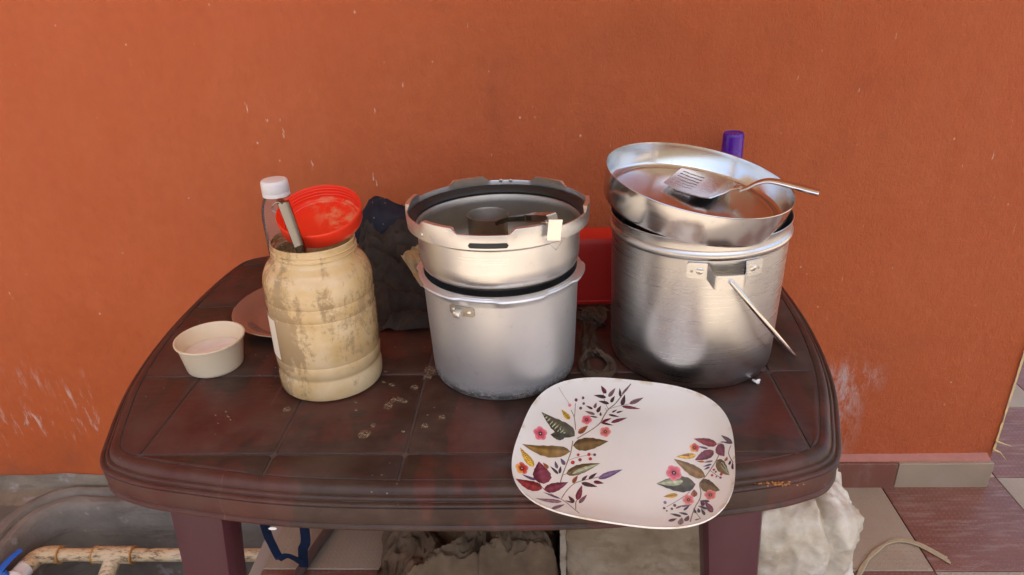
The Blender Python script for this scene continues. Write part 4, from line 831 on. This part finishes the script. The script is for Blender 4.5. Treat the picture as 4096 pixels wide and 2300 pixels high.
# ------------------------------------------------------------------ under the table and on the floor
def sack(hx, hy, hz, seed, e, big, small, fold=None):
    V0, F0 = lathe([(math.sin(PI*i/76), -math.cos(PI*i/76)) for i in range(77)], 150); V = []
    for p in V0:
        x, y, z = p; q = (abs(x)**e+abs(y)**e+abs(z)**e)**(-1/e); nrm = Vector((x, y, z)).normalized(); P_ = Vector((x*q*hx, y*q*hy, z*q*hz))
        S_ = Vector((P_.x, P_.y, P_.z*.42+P_.x*.25)); wq = Vector((noise.noise(P_*6+Vector((seed, 0, 0))), noise.noise(P_*6+Vector((0, seed, 0))), 0))*.045
        r1 = 1-abs(noise.noise((S_+wq)*9+Vector((seed, 3, 1))))*2; r2 = 1-abs(noise.noise((S_+wq)*30+Vector((2, seed, 5))))*2; r3 = 1-abs(noise.noise((P_+wq)*44+Vector((4, 1, seed))))*2
        P_ += nrm*(big*(r1-.6)+small*(max(0, r2)**3-.3)+small*.35*max(0, r3)**4)
        if fold: fx = P_.x-(fold+.05*(hz-P_.z)+.01*math.sin(P_.z*38)); P_ += nrm*(-.020*math.exp(-(fx/.006)**2)+.010*math.exp(-((fx-.02)/.016)**2))*(1 if P_.y < hy*.5 else 0)
        V.append((P_.x, P_.y, max(.002, P_.z+hz)))
    return V, F0
sk = thing('woven_sack', 'grey-brown woven sack on the floor beneath the middle of the table', 'sack', (.215, 1.235, 0))
obj('sack_body', sack(.185, .15, .135, 3.3, 7, .014, .007), m_sack('woven_sack', (.50, .44, .35), .75), sk, ang=180)
obj('stitched_edge', solid(grid(3, 26, lambda u, v: (-.182-.012*u+.004*noise.noise(Vector((v*9, u, 0))), -.125+.006*math.sin(v*20), .03+.22*v)), .003), plain('sack_hem', (.30, .25, .18), .8, var=.2, scale=120, bump=.4), sk)
obj('tie_cord', tube(spline([(.092, -.145, .262), (.090, -.178, .23), (.098, -.180, .18), (.110, -.178, .11), (.130, -.172, .04)], 7), .0042, 10), plain('dark_cord', (.035, .028, .022), .9), sk)
sk2 = obj('crinkled_sack', sack(.112, .13, .132, 7.7, 6, .018, .009, fold=.04), m_sack('white_plastic_sack', (1.15, 1.18, 1.18), .36), loc=(.512, 1.205, 0), ang=180)
tag(sk2, 'crinkled white plastic sack on the floor beside the right table leg', 'sack')
e2 = lambda u, v: (.05+.085*smooth01((u-.05)/.7))*smooth01(u/.10+.18)*smooth01((1-u)/.06+.3)*smooth01(v/.09+.2)*smooth01((1-v)/.2+.3)
c3 = obj('brown_cloth', heap(130, 100, -.40, .02, 1.10, 1.42, e2, .060, 13, 8.3), m_cloth('khaki_brown_cloth', (.14, .096, .058)), loc=(0, 0, .004)); tag(c3, 'crumpled khaki brown cloth on the floor under the table', 'cloth')
st = thing('blue_strap', 'dark blue strap hanging in a loop under the table beside the left leg', 'strap', (-.56, 1.12, .637))
MBS = m_cloth('blue_webbing', (.008, .015, .038), weave=600)
def ribbon(P, wd): return tube(spline(P, 8), wd, 8, flat=.14, up=(0, 1, .2))
obj('hanging_band', ribbon([(-.045, 0, -.0), (-.040, 0, -.25), (-.037, 0, -.43), (-.030, 0, -.485), (-.022, 0, -.522)], .0105), MBS, st)
obj('hanging_band', ribbon([(.055, 0, 0), (.051, 0, -.25), (.045, 0, -.45), (.033, 0, -.495), (.027, 0, -.545)], .0105), MBS, st)
obj('cross_band', ribbon([(-.024, -.002, -.520), (-.005, -.004, -.508), (.010, -.003, -.515), (.028, -.001, -.535)], .009), MBS, st)
tag(obj('wooden_stick', tube([(-.505, 1.44, .016), (-.545, 1.30, .014), (-.575, 1.17, .015), (-.62, .98, .015)], lambda t: .0125-.002*t, 12), plain('brown_stick', (.10, .055, .04), .7, var=.4, scale=50)), 'brown wooden stick lying on the floor under the table', 'stick')
tag(obj('straw_strand', join(*[tube(spline([(.66+d*.2, 1.15, .003), (.70, 1.205+d, .004), (.745+d, 1.250, .005), (.80, 1.283+d*.6, .0055), (.85+d*.5, 1.276+d, .005), (.90, 1.226+d*2, .003)], 7), .0032, 7, flat=.5, up=(0, 0, 1)) for d in (0, .004, -.0035)]), plain('dry_straw', (.38, .30, .18), .75, var=.25, scale=120)), 'curved strand of dry straw on the tiles beside the sack', 'straw')
